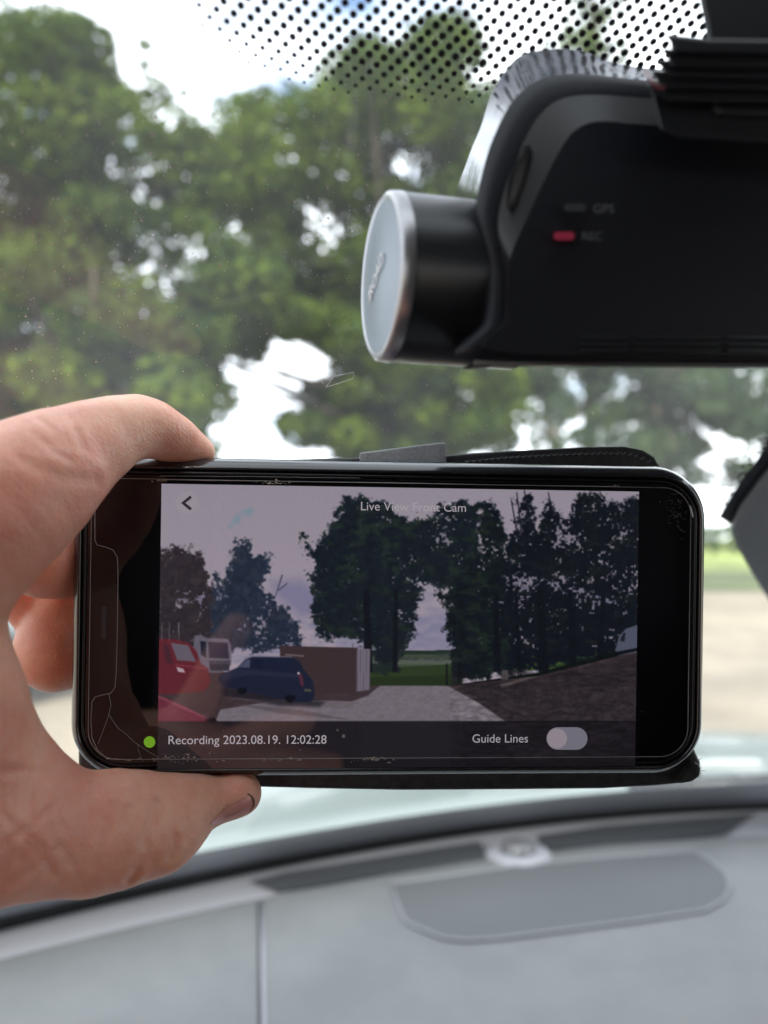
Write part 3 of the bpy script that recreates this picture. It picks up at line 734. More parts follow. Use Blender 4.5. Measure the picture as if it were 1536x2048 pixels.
# ---- the picture on the display: colours computed on a fine grid of faces, shown as light given off by the screen
GX, GY = 720, 440
p00 = LP(320, 968); p11 = LP(1275, 1534)
u0 = LP(319, 1250).x; u1 = LP(1275, 1200).x; v1 = (LP(800, 975.3)).z; v0 = LP(800, 1535).z
us = np.linspace(u0, u1, GX + 1); vs = np.linspace(v0, v1, GY + 1)
UU, VV = np.meshgrid(us, vs)
Pm = np.array(PM)
def to_px(U, Vv, y=-.0003):
    w3 = [Pm[r_, 0] * U + Pm[r_, 1] * y + Pm[r_, 2] * Vv + Pm[r_, 3] for r_ in range(3)]
    return 768 + F * w3[0] / w3[1], 1024 - F * w3[2] / w3[1], w3
cu = (us[1:] + us[:-1]) / 2; cv = (vs[1:] + vs[:-1]) / 2
CU, CV = np.meshgrid(cu, cv); X, Y, _ = to_px(CU, CV)
def vnoise(X, Y, s, seed):
    r_ = np.random.default_rng(seed); T = r_.random((256, 256)); x = X / s; y = Y / s
    xi = np.floor(x).astype(int); yi = np.floor(y).astype(int); fx_ = x - xi; fy_ = y - yi
    fx_ = fx_ * fx_ * (3 - 2 * fx_); fy_ = fy_ * fy_ * (3 - 2 * fy_); g_ = lambda a, b: T[(yi + b) & 255, (xi + a) & 255]
    return (g_(0, 0) * (1 - fx_) + g_(1, 0) * fx_) * (1 - fy_) + (g_(0, 1) * (1 - fx_) + g_(1, 1) * fx_) * fy_
def fbm(X, Y, s, seed, o_=4):
    t = 0; a = 1; k = 0
    for i_ in range(o_): t = t + a * vnoise(X, Y, s / 2 ** i_, seed + i_); k += a; a *= .6
    return t / k
def sdpoly(pts):                  # signed distance to a polygon, negative inside
    d = np.full(X.shape, 1e9); ins_ = np.zeros(X.shape, bool); n_ = len(pts)
    for i_ in range(n_):
        x0, y0 = pts[i_]; x1, y1 = pts[(i_ + 1) % n_]; ex, ey = x1 - x0, y1 - y0
        t = np.clip(((X - x0) * ex + (Y - y0) * ey) / (ex * ex + ey * ey + 1e-9), 0, 1)
        d = np.minimum(d, np.hypot(X - x0 - t * ex, Y - y0 - t * ey))
        if y0 != y1:
            c_ = ((y0 > Y) != (y1 > Y)) & (X < (x1 - x0) * (Y - y0) / (y1 - y0) + x0); ins_ ^= c_
    return np.where(ins_, -d, d)
img = np.zeros(X.shape + (3,))
def put(mask, col, a=1.):
    m_ = (np.asarray(mask, float) * a)[..., None]; img[:] = img * (1 - m_) + np.asarray(col, float) * m_
def soft(d, wd=.8): return np.clip(.5 - d / (2 * wd), 0, 1)
def poly(pts, col, a=1., wd=.8): put(soft(sdpoly(pts), wd), col, a)
# sky
t = np.clip((Y - 970) / 330, 0, 1)[..., None]
img[:] = np.array([146, 138, 150]) * (1 - t) + np.array([158, 146, 158]) * t
cl_ = fbm(X, Y * 2.6, 120, 5, 5)
put(np.clip((cl_ - .52) * 5, 0, 1) * np.clip((Y - 1120) / 60, 0, 1), (118, 116, 146), .7)
put(soft(sdpoly([(545, 1165), (600, 1160), (650, 1185), (660, 1230), (600, 1235), (548, 1190)]), 14), (104, 102, 140), .6)
put(np.clip((fbm(X, Y * 3.5, 60, 9, 4) - .5) * 6, 0, 1) * (Y > 1235), (116, 116, 146), .5)
put(soft(sdpoly([(455, 1055), (470, 1030), (500, 1012), (512, 1020), (490, 1040), (465, 1060)]), 4) * np.clip((fbm(X, Y, 14, 3) - .35) * 4, 0, 1), (104, 138, 152), .55)
# far fields
poly([(700, 1303), (925, 1302), (925, 1380), (700, 1380)], (62, 74, 58))
put((Y > 1301) & (Y < 1309) & (X > 730) & (X < 925), (34, 46, 40)); put((Y > 1318) & (Y < 1330) & (X > 730) & (X < 925), (84, 92, 84), .8)
put((fbm(X, Y * 3, 16, 14) > .55) & (Y > 1306) & (Y < 1322) & (X > 730) & (X < 925), (52, 62, 60), .9)
poly([(736, 1338), (925, 1328), (925, 1362), (736, 1368)], (42, 57, 33)); poly([(736, 1356), (925, 1350), (925, 1375), (736, 1375)], (34, 46, 26))
poly([(1000, 1310), (1280, 1290), (1280, 1330), (1000, 1345)], (54, 74, 40))
def foliage(pts, col, seed, wd=9., sc=16, thr=.5, holes=0., tint=None):
    d = sdpoly(pts); n_ = fbm(X, Y, sc, seed, 4); n2 = fbm(X, Y, 5, seed + 9, 2)
    f_ = -d / wd + (n_ - .5) * 4.2 + (n2 - .5) * 2.2
    mk = np.clip(f_ * 1.0 + .5, 0, 1)
    if holes > 0:
        hn = fbm(X, Y, 5.5, seed + 30, 2) ; big = fbm(X, Y, 40, seed + 50, 2)
        mk = mk * (1 - np.clip((hn + (big - .5) * .9 - (1 - holes)) * 5, 0, .8))
    put(mk, col)
    lt = np.clip((fbm(X, Y * 1.8, 22, seed + 70, 3) - .5) * 4, 0, 1)
    if tint is not None: put(mk * lt, tint, .6)
    return mk
foliage([(310, 1105), (335, 1094), (370, 1094), (398, 1112), (412, 1145), (428, 1180), (432, 1250), (428, 1300), (310, 1300)], (44, 38, 44), 21, 7, holes=.27, tint=(58, 50, 52))
foliage([(424, 1215), (430, 1140), (446, 1170), (462, 1112), (470, 1082), (498, 1084), (506, 1118), (543, 1110), (535, 1150), (522, 1170), (552, 1205), (580, 1225), (604, 1268), (608, 1300), (424, 1300)], (34, 42, 58), 31, 7, holes=.25, tint=(48, 52, 62))
poly([(548, 1200), (549, 1200), (566, 1150), (563, 1150)], (62, 58, 78)); poly([(556, 1180), (557, 1182), (575, 1168), (574, 1166)], (62, 58, 78))
foliage([(598, 1064), (612, 1068), (628, 1100), (652, 1070), (668, 1030), (692, 996), (722, 990), (760, 1004), (796, 1022), (820, 1040), (860, 1034), (884, 1012), (930, 1004), (960, 1010), (960, 1180), (868, 1178), (842, 1170), (834, 1200), (836, 1250), (824, 1282), (800, 1300), (796, 1345), (748, 1345), (745, 1296), (700, 1280), (640, 1272), (622, 1235), (628, 1190), (612, 1150), (640, 1135), (612, 1100)], (20, 27, 34), 41, 8, holes=.17, tint=(36, 50, 38))
foliage([(868, 1190), (905, 1175), (960, 1100), (960, 1010), (985, 1000), (1006, 1040), (1016, 1100), (1012, 1160), (1030, 1210), (1026, 1290), (1030, 1350), (905, 1362), (902, 1300), (888, 1250), (905, 1215)], (16, 22, 28), 51, 7, holes=.16, tint=(33, 46, 34))
foliage([(1010, 1090), (1035, 1050), (1032, 1000), (1060, 990), (1075, 1060), (1100, 1000), (1130, 1040), (1165, 985), (1210, 990), (1235, 1010), (1285, 990), (1285, 1310), (1020, 1345), (1008, 1200)], (15, 19, 27), 61, 7, holes=.30, tint=(24, 31, 30))
for x0, x1, w_ in ((737, 733, 9), (790, 792, 5), (1088, 1082, 11), (1148, 1140, 9), (1040, 1032, 5), (1200, 1208, 8), (995, 992, 7)):
    poly([(x0 - w_, 1345), (x1 - w_ * .6, 1180), (x1 + w_ * .6, 1180), (x0 + w_, 1345)], (14, 17, 24))
for xx, y0, y1 in ((1045, 985, 1090), (1060, 980, 1060), (1108, 985, 1040), (1034, 1000, 1070)):
    poly([(xx, y1), (xx - 12, y0), (xx - 10, y0), (xx + 3, y1)], (24, 24, 34))
# ground
poly([(310, 1330), (700, 1370), (740, 1372), (900, 1372), (940, 1366), (1060, 1350), (1160, 1330), (1280, 1298), (1280, 1445), (310, 1445)], (58, 46, 50))
poly([(920, 1376), (1080, 1356), (1280, 1306), (1280, 1445), (1016, 1445)], (42, 37, 41), .75, 2); put((Y > 1340) * np.clip((fbm(X * .5, Y * 4, 30, 77) - .45) * 4, 0, 1) * (X > 900), (36, 31, 36), .7)
poly([(760, 1372), (896, 1372), (960, 1408), (1014, 1445), (430, 1445), (440, 1420), (560, 1400), (705, 1403), (735, 1392)], (112, 104, 112))
poly([(450, 1395), (560, 1400), (720, 1405), (700, 1418), (560, 1412)], (102, 92, 98), .8)
put(soft(sdpoly([(470, 1408), (600, 1420), (700, 1440), (560, 1428)]), 2), (84, 74, 80), .8)
put((fbm(X, Y, 5, 90, 2) > .55) & (Y > 1372), (90, 82, 90), .12)
poly([(1000, 1370), (1060, 1352), (1150, 1330), (1150, 1334), (1060, 1358), (1004, 1376)], (74, 66, 66))
poly([(900, 1372), (1080, 1345), (1280, 1290), (1280, 1302), (1080, 1352), (940, 1368)], (14, 18, 18))
# fence, white corrugated panel
poly([(560, 1292), (716, 1296), (716, 1386), (560, 1392)], (58, 45, 48)); put(((X % 7) < 1.6) & (X > 560) & (X < 716) & (Y > 1294) & (Y < 1386), (50, 38, 42), .5)
poly([(714, 1298), (741, 1298), (739, 1380), (713, 1384)], (112, 104, 116)); put(((X % 6) < 2.) & (X > 714) & (X < 740) & (Y > 1298) & (Y < 1381), (78, 72, 86), .7)
poly([(892, 1328), (896, 1328), (896, 1372), (892, 1372)], (18, 20, 22)); poly([(916, 1325), (921, 1325), (921, 1370), (916, 1370)], (18, 20, 22))
poly([(1004, 1340), (1016, 1340), (1017, 1360), (1003, 1360)], (70, 66, 68))
# white van at the right
poly([(1232, 1300), (1238, 1275), (1252, 1258), (1276, 1250), (1276, 1305), (1236, 1312)], (76, 80, 98)); poly([(1240, 1282), (1248, 1266), (1252, 1266), (1250, 1284)], (28, 30, 40)); poly([(1228, 1305), (1276, 1296), (1276, 1302), (1232, 1312)], (14, 16, 22))
# white truck
poly([(388, 1272), (400, 1270), (412, 1276), (456, 1278), (462, 1292), (462, 1330), (440, 1346), (392, 1345), (386, 1320)], (96, 90, 104))
poly([(400, 1282), (412, 1284), (412, 1316), (402, 1310)], (30, 32, 46)); poly([(416, 1284), (455, 1286), (458, 1318), (418, 1316)], (32, 38, 56)); poly([(418, 1322), (460, 1322), (458, 1342), (420, 1342)], (40, 42, 56))
put(((X % 4) < 1.4) & (X > 420) & (X < 458) & (Y > 1323) & (Y < 1329), (100, 98, 110))
# red van
poly([(310, 1277), (345, 1278), (378, 1286), (392, 1302), (402, 1328), (416, 1338), (420, 1366), (410, 1382), (360, 1388), (310, 1390)], (92, 34, 43), wd=1.4)
poly([(341, 1286), (376, 1291), (392, 1324), (354, 1321)], (96, 88, 100)); poly([(326, 1290), (336, 1290), (346, 1330), (332, 1326)], (66, 34, 44)); poly([(352, 1334), (366, 1338), (370, 1346), (356, 1344)], (170, 150, 160)); poly([(360, 1360), (414, 1358), (410, 1372), (362, 1376)], (88, 34, 42))
put(soft(np.abs(Y - 1331 - (X - 360) * .12) - 1.2) * (X > 350) * (X < 412), (150, 66, 76), .6)
for xx in (323, 338, 357): put((np.abs(X - xx) < .9) & (Y > 1245) & (Y < 1280), (120, 112, 124), .7)
# blue pickup
put(soft(sdpoly([(440, 1376), (600, 1398), (650, 1404), (640, 1414), (560, 1412), (450, 1392)]), 4), (26, 24, 32), .7)
poly([(436, 1360), (440, 1350), (462, 1341), (474, 1336), (490, 1320), (504, 1313), (586, 1315), (598, 1322), (612, 1346), (626, 1362), (630, 1392), (622, 1404), (600, 1405), (560, 1398), (500, 1386), (446, 1374)], (26, 31, 50), wd=1.4)
poly([(440, 1352), (474, 1337), (520, 1342), (600, 1350), (600, 1356), (500, 1350), (446, 1360)], (38, 44, 66), .7, 1.5)
poly([(476, 1335), (492, 1321), (500, 1319), (499, 1336)], (70, 74, 98)); poly([(504, 1319), (528, 1318), (528, 1338), (502, 1337)], (22, 27, 48)); poly([(535, 1318), (586, 1320), (594, 1342), (535, 1340)], (24, 30, 52))
put(soft(sdpoly([(486, 1315), (504, 1311.5), (584, 1313), (585, 1315), (505, 1314.5), (490, 1318)]), 1), (112, 108, 126), .8)
poly([(596, 1350), (604, 1348), (608, 1372), (602, 1374)], (84, 40, 56), .9); put(np.hypot(X - 597, Y - 1347) < 2.6, (180, 170, 180))
poly([(570, 1308), (608, 1311), (608, 1314), (570, 1311)], (104, 92, 98)); poly([(608, 1378), (622, 1379), (622, 1384), (608, 1383)], (90, 84, 70), .8)
put(soft(np.hypot((X - 484) / 1.0, (Y - 1381)) - 9, 2) * (Y > 1376), (12, 13, 20), .9); put(soft(np.hypot((X - 580) / 1.0, (Y - 1396)) - 10, 2) * (Y > 1390), (12, 13, 20), .9)
# nearest red bonnet
poly([(310, 1392), (335, 1398), (370, 1414), (404, 1434), (425, 1446), (310, 1446)], (98, 40, 56), wd=1.5)
put(soft(np.abs(Y - 1404 - (X - 340) * .45) - 1.5, 2) * (X < 420), (165, 92, 108), .6)
poly([(410, 1438), (428, 1436), (436, 1446), (416, 1446)], (18, 16, 24))
# round backdrop of the arrow, app bar
put(soft(np.hypot(X - 373, Y - 1006) - 22, 1.5), (160, 150, 156), .35)
poly([(300, 1443.5), (1300, 1442), (1300, 1560), (300, 1560)], (20, 17, 21), .92)
put((Y > 1520), (10, 9, 12), np.clip((Y - 1505) / 40, 0, 1).max() * .4)
img = img * (1 + .35 * (fbm(X, Y, 6, 201, 3) - .5) * (Y > 1270)[...][:, :].astype(float))[..., None] if False else img * (1 + (Y > 1372) * .20 * (fbm(X, Y * 2.5, 9, 201, 4) - .5) + (X > 900) * (Y > 1310) * .8 * (fbm(X, Y * 3, 14, 205, 5) - .5) + (Y < 1286) * (img.sum(-1) < 200) * .5 * (fbm(X, Y, 7, 205, 3) - .45))[..., None]
for _ in range(1):                  # slight camera softness
    pd_ = np.pad(img, ((1, 1), (1, 1), (0, 0)), 'edge'); img = sum(pd_[a_:a_ + img.shape[0], b_:b_ + img.shape[1]] * w_ for a_, w1_ in enumerate((.25, .5, .25)) for b_, w2_ in enumerate((.25, .5, .25)) for w_ in (w1_ * w2_,))
img = img * (1 + .05 * (np.random.default_rng(5).random(X.shape) - .5))[..., None]
img = np.clip(img, 0, 255)
if True:
    c_ = img / 255; c_ = np.where(c_ < .04045, c_ / 12.92, ((c_ + .055) / 1.055) ** 2.4)
VX = np.stack([UU, np.full_like(UU, -.00002), VV], -1).reshape(-1, 3)
VX = VX @ Pm[:3, :3].T + Pm[:3, 3]
a_ = np.arange(GX * GY); r0 = a_ // GX; c0_ = a_ % GX; b_ = r0 * (GX + 1) + c0_
Q = np.stack([b_, b_ + 1, b_ + GX + 2, b_ + GX + 1], 1)
def display_mat():
    m = bpy.data.materials.new('display_image'); m.use_nodes = True; nt = m.node_tree; b = nt.nodes['Principled BSDF']
    a = nt.nodes.new('ShaderNodeAttribute'); a.attribute_name = 'picture'
    b.inputs['Base Color'].default_value = (.004, .004, .006, 1); b.inputs['Roughness'].default_value = .035; b.inputs['Specular IOR Level'].default_value = .7
    nt.links.new(a.outputs['Color'], b.inputs['Emission Color']); b.inputs['Emission Strength'].default_value = SCR
    return m
SCR = .43
o = mesh_np('display', VX, Q, display_mat(), scr)
at = o.data.attributes.new('picture', 'FLOAT_COLOR', 'FACE')
at.data.foreach_set('color', np.concatenate([c_, np.ones(c_.shape[:2] + (1,))], -1).reshape(-1).astype(np.float32))
disp = o
# overlay writing and controls
def emis(name, rgb, k=1.): 
    return mat(name, (.01, .01, .01), .3, emit=(lin(*rgb), SCR * k))
def ptext(body, px, py, px2, name, m):
    size = .01; mtx = PM @ Matrix(((1, 0, 0, 0), (0, 0, -1, 0), (0, 1, 0, 0), (0, 0, 0, 1)))
    o = text(body, size, name, m, scr, Matrix.Identity(4))
    xs_ = [v.co.x for v in o.data.vertices]; wd = max(xs_) - min(xs_); a = LP(px, py, .0001); b = LP(px2, py, .0001)
    k = (b.x - a.x) / wd; T = PM @ Matrix.Translation((a.x - min(xs_) * k, a.y, a.z)) @ Matrix.Rotation(R(90), 4, 'X') @ Matrix.Scale(k, 4)
    o.data.transform(T); return o
ptext('Recording 2023.08.19. 12:02:28', 337, 1481, 653, 'recording_text', emis('ui_text', (168, 160, 166)))
ptext('Guide Lines', 945, 1478, 1056, 'guide_lines_text', emis('ui_text_dim', (158, 156, 164)))
ptext('Live View Front Cam', 722, 1013, 932, 'title_text', emis('ui_title', (166, 158, 166)))
def pshape(pts, m, name, off):
    q = [PM @ LP(x, y, off) for x, y in pts]; mesh(name, q, [tuple(range(len(q)))[::-1]], m, scr)
cpts = lambda cx, cy, r, n=32, r2_=None: [(cx + r * math.cos(t), cy + (r2_ or r) * math.sin(t)) for t in np.linspace(0, -2 * math.pi, n + 1)[:-1]]
pshape(cpts(299, 1484, 11.5), emis('green_dot', (104, 152, 28)), 'status_dot', .0001)
def stad(cx, cy, hw, hh): return [(cx + hw - hh + hh * math.cos(t), cy - hh * math.sin(t)) for t in np.linspace(-math.pi / 2, math.pi / 2, 14)] + [(cx - hw + hh + hh * math.cos(t), cy - hh * math.sin(t)) for t in np.linspace(math.pi / 2, 3 * math.pi / 2, 14)]
pshape(stad(1134, 1477, 41, 22.5), emis('switch_grey', (112, 110, 122)), 'switch_track', .0001)
pshape(cpts(1114, 1477, 20), emis('switch_knob', (142, 132, 142)), 'switch_knob', .00018)
pshape([(380, 991), (362, 1006), (380, 1021), (384, 1016.5), (371, 1006), (384, 995.5)], emis('arrow_dark', (42, 36, 44)), 'back_arrow', .0001)

# wallet case: cover behind, strap and stitched flap along the top
def prism_l(pts, y0, y1, m, name, parent, bev=0.0008):
    a = [PM @ Vector((u, y1, v)) for u, v in pts]; b = [PM @ Vector((u, y0, v)) for u, v in pts]
    V, Fc = loft([a, b], cap0=True, cap1=True); o = mesh(name, V, Fc, m, parent)
    bm = bmesh.new(); bm.from_mesh(o.data); bmesh.ops.recalc_face_normals(bm, faces=bm.faces); bm.to_mesh(o.data); bm.free()
    if bev: bevel(o, bev, 3)
    return o
def lpx(pts, d):                  # pixel outline on the plane at local depth d -> local (u,v)
    return [(LP(px, py, -d).x, LP(px, py, -d).z) for px, py in pts]
prism_l(lpx([(158, 1200), (160, 1538), (200, 1556), (420, 1570), (530, 1571), (640, 1574), (800, 1577), (1000, 1576), (1200, 1574), (1310, 1568), (1370, 1562), (1396, 1548), (1396, 1520), (1372, 1470), (1372, 1200)], .0145), .0125, .0165, M['leather'], 'cover', ph, .0012)
prism_l(lpx([(650, 930), (720, 914), (800, 913), (890, 911), (960, 906), (1080, 899), (1180, 894), (1245, 893), (1282, 900), (1305, 914), (1318, 934), (1318, 1000), (650, 1000)], .0165), .0150, .0185, M['leather'], 'flap', ph, .0008)
prism_l(lpx([(560, 920), (720, 916), (720, 990), (560, 990)], .0145), .0130, .0160, M['leather'], 'hinge_edge', ph, .0006)
prism_l(lpx([(719, 906), (760, 901), (820, 893), (888, 885), (892, 890), (892, 930), (719, 930)], .0135), .0125, .0148, M['strap'], 'strap', ph, .0004)
g = G()
st = [(930, 922), (960, 919), (1000, 915), (1050, 912), (1100, 909), (1150, 907), (1200, 906), (1240, 906), (1270, 911), (1292, 922)]
sx = np.linspace(930, 1292, 30)
for x in sx:
    y = np.interp(x, [s_[0] for s_ in st], [s_[1] for s_ in st]); g.tube([PM @ LP(x, y + .5, -.0147), PM @ LP(x + 5, y + 2.2, -.0144), PM @ LP(x + 9, y - 1.5, -.0147)], .00016, 5)
for y in np.linspace(889, 918, 7): g.tube([PM @ LP(880, y, -.0122), PM @ LP(880.5, y + 2.4, -.0122)], .00016, 5)
for x in (735,): 
    for y in (906, 911, 916): g.tube([PM @ LP(x, y, -.0122), PM @ LP(x, y + 2.5, -.0122)], .00014, 5)
g.build('stitching', M['thread'], ph)
g = G(); r2 = np.random.default_rng(3)
for _ in range(60):                 # frayed lower right corner
    x = 1385 + r2.uniform(-14, 16); y = 1538 + r2.uniform(-18, 18); a = LP(x, y, -.012); g.tube([PM @ a, PM @ (a + Vector((r2.normal() * .0007 + .0005, r2.normal() * .0003, r2.normal() * .0006)))], .00007, 4)
for x in (583, 588, 1305, 1308, 890, 893): 
    a = LP(x, 917, -.006); g.tube([PM @ a, PM @ (a + Vector((r2.normal() * .0003, 0, .0006)))], .00005, 4)
tag(g.build('frayed_threads', M['leather'], ph), kind='stuff')
# loose leather blob at the corner
prism_l(lpx([(1352, 1566), (1382, 1530), (1392, 1522), (1399, 1532), (1396, 1550), (1380, 1561)], .010), .0085, .0125, M['leather'], 'worn_corner', ph, .0012)

# ------------------------------------------------------------------ hands (one implicit surface each, then meshed)
def sdf_chain(Pt, C):             # C: (n,4) centres + radii; tapered capsules
    d = np.full(len(Pt), 9., np.float32)
    for i in range(len(C) - 1):
        a = C[i, :3]; b = C[i + 1, :3]; ra, rb = C[i, 3], C[i + 1, 3]; ab = b - a
        t = np.clip(((Pt - a) @ ab) / (ab @ ab + 1e-12), 0, 1)
        q = np.linalg.norm(Pt - a - t[:, None] * ab, axis=1) - (ra + (rb - ra) * t)
        d = np.minimum(d, q)
    return d
def smin(a, b, k):
    h = np.clip(.5 + .5 * (b - a) / k, 0, 1); return b * (1 - h) + a * h - k * h * (1 - h)
def chain_px(st, n=5):            # stations (px, py, radius in px, depth)
    A = spline(st, n); return np.array([[*P(a[0], a[1], a[3]), max(a[2], 5) * a[3] / F] for a in A], np.float32)
def surface_nets(fn, lo, hi, h):
    nx_, ny_, nz_ = [int((hi[i] - lo[i]) / h) + 2 for i in range(3)]
    xs_, ys_, zs_ = [lo[i] + h * np.arange(m_) for i, m_ in enumerate((nx_, ny_, nz_))]
    # coarse pass to find the band near the surface
    D = np.full((nx_, ny_, nz_), 9., np.float32); st = 4
    cx_, cy_, cz_ = [a[::st] for a in (xs_, ys_, zs_)]
    g_ = np.stack(np.meshgrid(cx_, cy_, cz_, indexing='ij'), -1).reshape(-1, 3).astype(np.float32)
    dc_ = fn(g_).reshape(len(cx_), len(cy_), len(cz_))
    up = dc_.repeat(st, 0).repeat(st, 1).repeat(st, 2)[:nx_, :ny_, :nz_]
    D[:] = up; band = np.abs(up) < h * st * 2.2 + .0015
    idx = np.argwhere(band); pts_ = np.stack([xs_[idx[:, 0]], ys_[idx[:, 1]], zs_[idx[:, 2]]], -1).astype(np.float32)
    out = np.concatenate([fn(pts_[i_:i_ + 400000]) for i_ in range(0, len(pts_), 400000)]); D[band] = out
    s = D < 0; c = [s[i_:nx_ - 1 + i_, j_:ny_ - 1 + j_, k_:nz_ - 1 + k_] for i_ in (0, 1) for j_ in (0, 1) for k_ in (0, 1)]
    sm = sum(a.astype(np.int8) for a in c); act = (sm > 0) & (sm < 8); ai = np.argwhere(act); vid = np.full(act.shape, -1, np.int64); vid[act] = np.arange(len(ai))
    acc = np.zeros((len(ai), 3)); cnt = np.zeros(len(ai))
    cor = np.array([(i_, j_, k_) for i_ in (0, 1) for j_ in (0, 1) for k_ in (0, 1)])
    dv = np.stack([D[ai[:, 0] + q[0], ai[:, 1] + q[1], ai[:, 2] + q[2]] for q in cor], 1)
    for a in range(8):
        for b in range(a + 1, 8):
            if np.abs(cor[a] - cor[b]).sum() != 1: continue
            cr = (dv[:, a] < 0) != (dv[:, b] < 0); t_ = np.where(cr, dv[:, a] / (dv[:, a] - dv[:, b] + 1e-20), 0)
            acc += np.where(cr[:, None], cor[a] + t_[:, None] * (cor[b] - cor[a]), 0); cnt += cr
    Vx = (ai + acc / cnt[:, None]) * h + np.array(lo)
    Qs = []
    for ax_ in range(3):
        o1, o2 = [(1, 2), (2, 0), (0, 1)][ax_]
        sl0 = [slice(1, -1)] * 3; sl0[ax_] = slice(0, -1)
        A0 = s[tuple(sl0)]; sl1 = list(sl0); sl1[ax_] = slice(1, None)
        # compare along axis
        A1 = s[tuple(sl1)]
        ch = np.argwhere(A0 != A1); st_ = A0[A0 != A1]
        off = np.array([1, 1, 1]); off[ax_] = 0; base = ch + off
        e1 = np.zeros(3, int); e1[o1] = 1; e2_ = np.zeros(3, int); e2_[o2] = 1
        def g3(b_): return vid[b_[:, 0], b_[:, 1], b_[:, 2]]
        ok = (base[:, 0] < act.shape[0]) & (base[:, 1] < act.shape[1]) & (base[:, 2] < act.shape[2]); base = base[ok]; st_ = st_[ok]
        q = np.stack([g3(base), g3(base - e1), g3(base - e1 - e2_), g3(base - e2_)], 1)
        q = np.where(st_[:, None], q, q[:, ::-1]); Qs.append(q[(q >= 0).all(1)])
    return Vx, np.concatenate(Qs)

idx_c = chain_px([(-170, 1120, 190, .148), (-30, 1030, 158, .152), (60, 966, 132, .158), (118, 925, 110, .164), (175, 891, 89, .170), (240, 862, 71, .177), (292, 856, 62, .183), (342, 875, 50, .189), (378, 894, 39, .193), (402, 904, 28, .195)])
mid_c = chain_px([(20, 1080, 70, .190), (92, 1115, 82, .193), (190, 1105, 76, .209), (330, 1090, 60, .216)])
rng_c = chain_px([(-150, 1010, 90, .180), (-70, 1080, 62, .195), (0, 1148, 42, .206), (60, 1222, 42, .210), (104, 1258, 50, .216)])
bul_c = chain_px([(128, 1215, 66, .214), (118, 1260, 72, .211), (114, 1302, 74, .210)])
bu2_c = chain_px([(114, 1302, 74, .210), (200, 1285, 72, .216), (330, 1270, 60, .219)])
thb_c = chain_px([(-140, 1650, 170, .153), (0, 1657, 146, .159), (100, 1661, 125, .165), (190, 1667, 115, .170), (262, 1659, 101, .175), (312, 1655, 92, .178), (346, 1640, 76, .181), (386, 1616, 56, .185), (430, 1600, 47, .189), (472, 1589, 46, .1905), (480, 1587, 42, .191)])
pul_c = chain_px([(240, 1590, 42, .170), (320, 1600, 44, .178), (380, 1603, 40, .184)])
web_c = chain_px([(-200, 1330, 170, .146), (-120, 1440, 158, .150), (-62, 1535, 150, .155), (-20, 1600, 150, .158)])
plm_c = chain_px([(-180, 1360, 165, .147), (-330, 1260, 185, .150), (-320, 1120, 180, .152), (-170, 1110, 175, .150)])
wri_c = chain_px([(-330, 1260, 185, .150), (-520, 1500, 210, .140), (-700, 1750, 230, .125)])
CREASE = [  # (polyline px, depth m, width px)
    ([(52, 845), (60, 862), (85, 880), (110, 905), (140, 922)], .00028, 4.5), ([(78, 838), (92, 848), (104, 862)], .00030, 4), ([(140, 838), (156, 868), (162, 895)], .00025, 5),
    ([(150, 860), (165, 880), (175, 905)], .0002, 5), ([(40, 920), (120, 955), (190, 960)], .0003, 9), ([(188, 940), (196, 960), (200, 975)], .00012, 5),
    ([(312, 1605), (303, 1640), (290, 1668), (287, 1688)], .00060, 4.5), ([(258, 1615), (250, 1634), (243, 1650)], .00050, 3.2), ([(350, 1675), (350, 1695), (340, 1715)], .0005, 4), ([(272, 1745), (280, 1735), (283, 1718), (297, 1703)], .0002, 3.5),
    ([(256, 1762), (266, 1750), (272, 1742)], .0006, 4), ([(205, 1640), (198, 1690), (190, 1730)], .00022, 5), ([(120, 1690), (150, 1740), (165, 1770)], .00022, 4), ([(60, 1560), (62, 1640), (40, 1720)], .00030, 5),
    ([(8, 1740), (30, 1680), (60, 1600)], .0002, 5), ([(0, 1545), (50, 1540), (100, 1548)], .00028, 5), ([(0, 1695), (60, 1650), (130, 1600)], .00022, 4), ([(10, 1640), (70, 1700), (120, 1760)], .00022, 4), ([(90, 1620), (110, 1680), (95, 1750)], .0002, 4), ([(370, 1640), (380, 1655), (372, 1680)], .0003, 4),
    ([(0, 1620), (50, 1660), (90, 1700)], .0002, 3.5), ([(0, 1770), (60, 1745), (110, 1700)], .0002, 3.5), ([(120, 1580), (115, 1630), (125, 1660)], .00018, 4)]
def crease(Pt):
    px = 768 + F * Pt[:, 0] / Pt[:, 1]; py = 1024 - F * Pt[:, 2] / Pt[:, 1]; tot = np.zeros(len(Pt), np.float32)
    for pl, dep, wd in CREASE:
        wd = wd * (1.9 if pl[0][1] > 1500 else 1.3)
        d = np.full(len(Pt), 1e6)
        for (x0, y0), (x1, y1) in zip(pl[:-1], pl[1:]):
            ex, ey = x1 - x0, y1 - y0; t_ = np.clip(((px - x0) * ex + (py - y0) * ey) / (ex * ex + ey * ey), 0, 1); d = np.minimum(d, np.hypot(px - x0 - t_ * ex, py - y0 - t_ * ey))
        tot += (dep * (1.05 if pl[0][1] > 1500 else .75) * (np.exp(-(d / wd) ** 2) - .35 * np.exp(-((d - wd * 2.2) / (wd * 1.3)) ** 2))).astype(np.float32)
    return tot
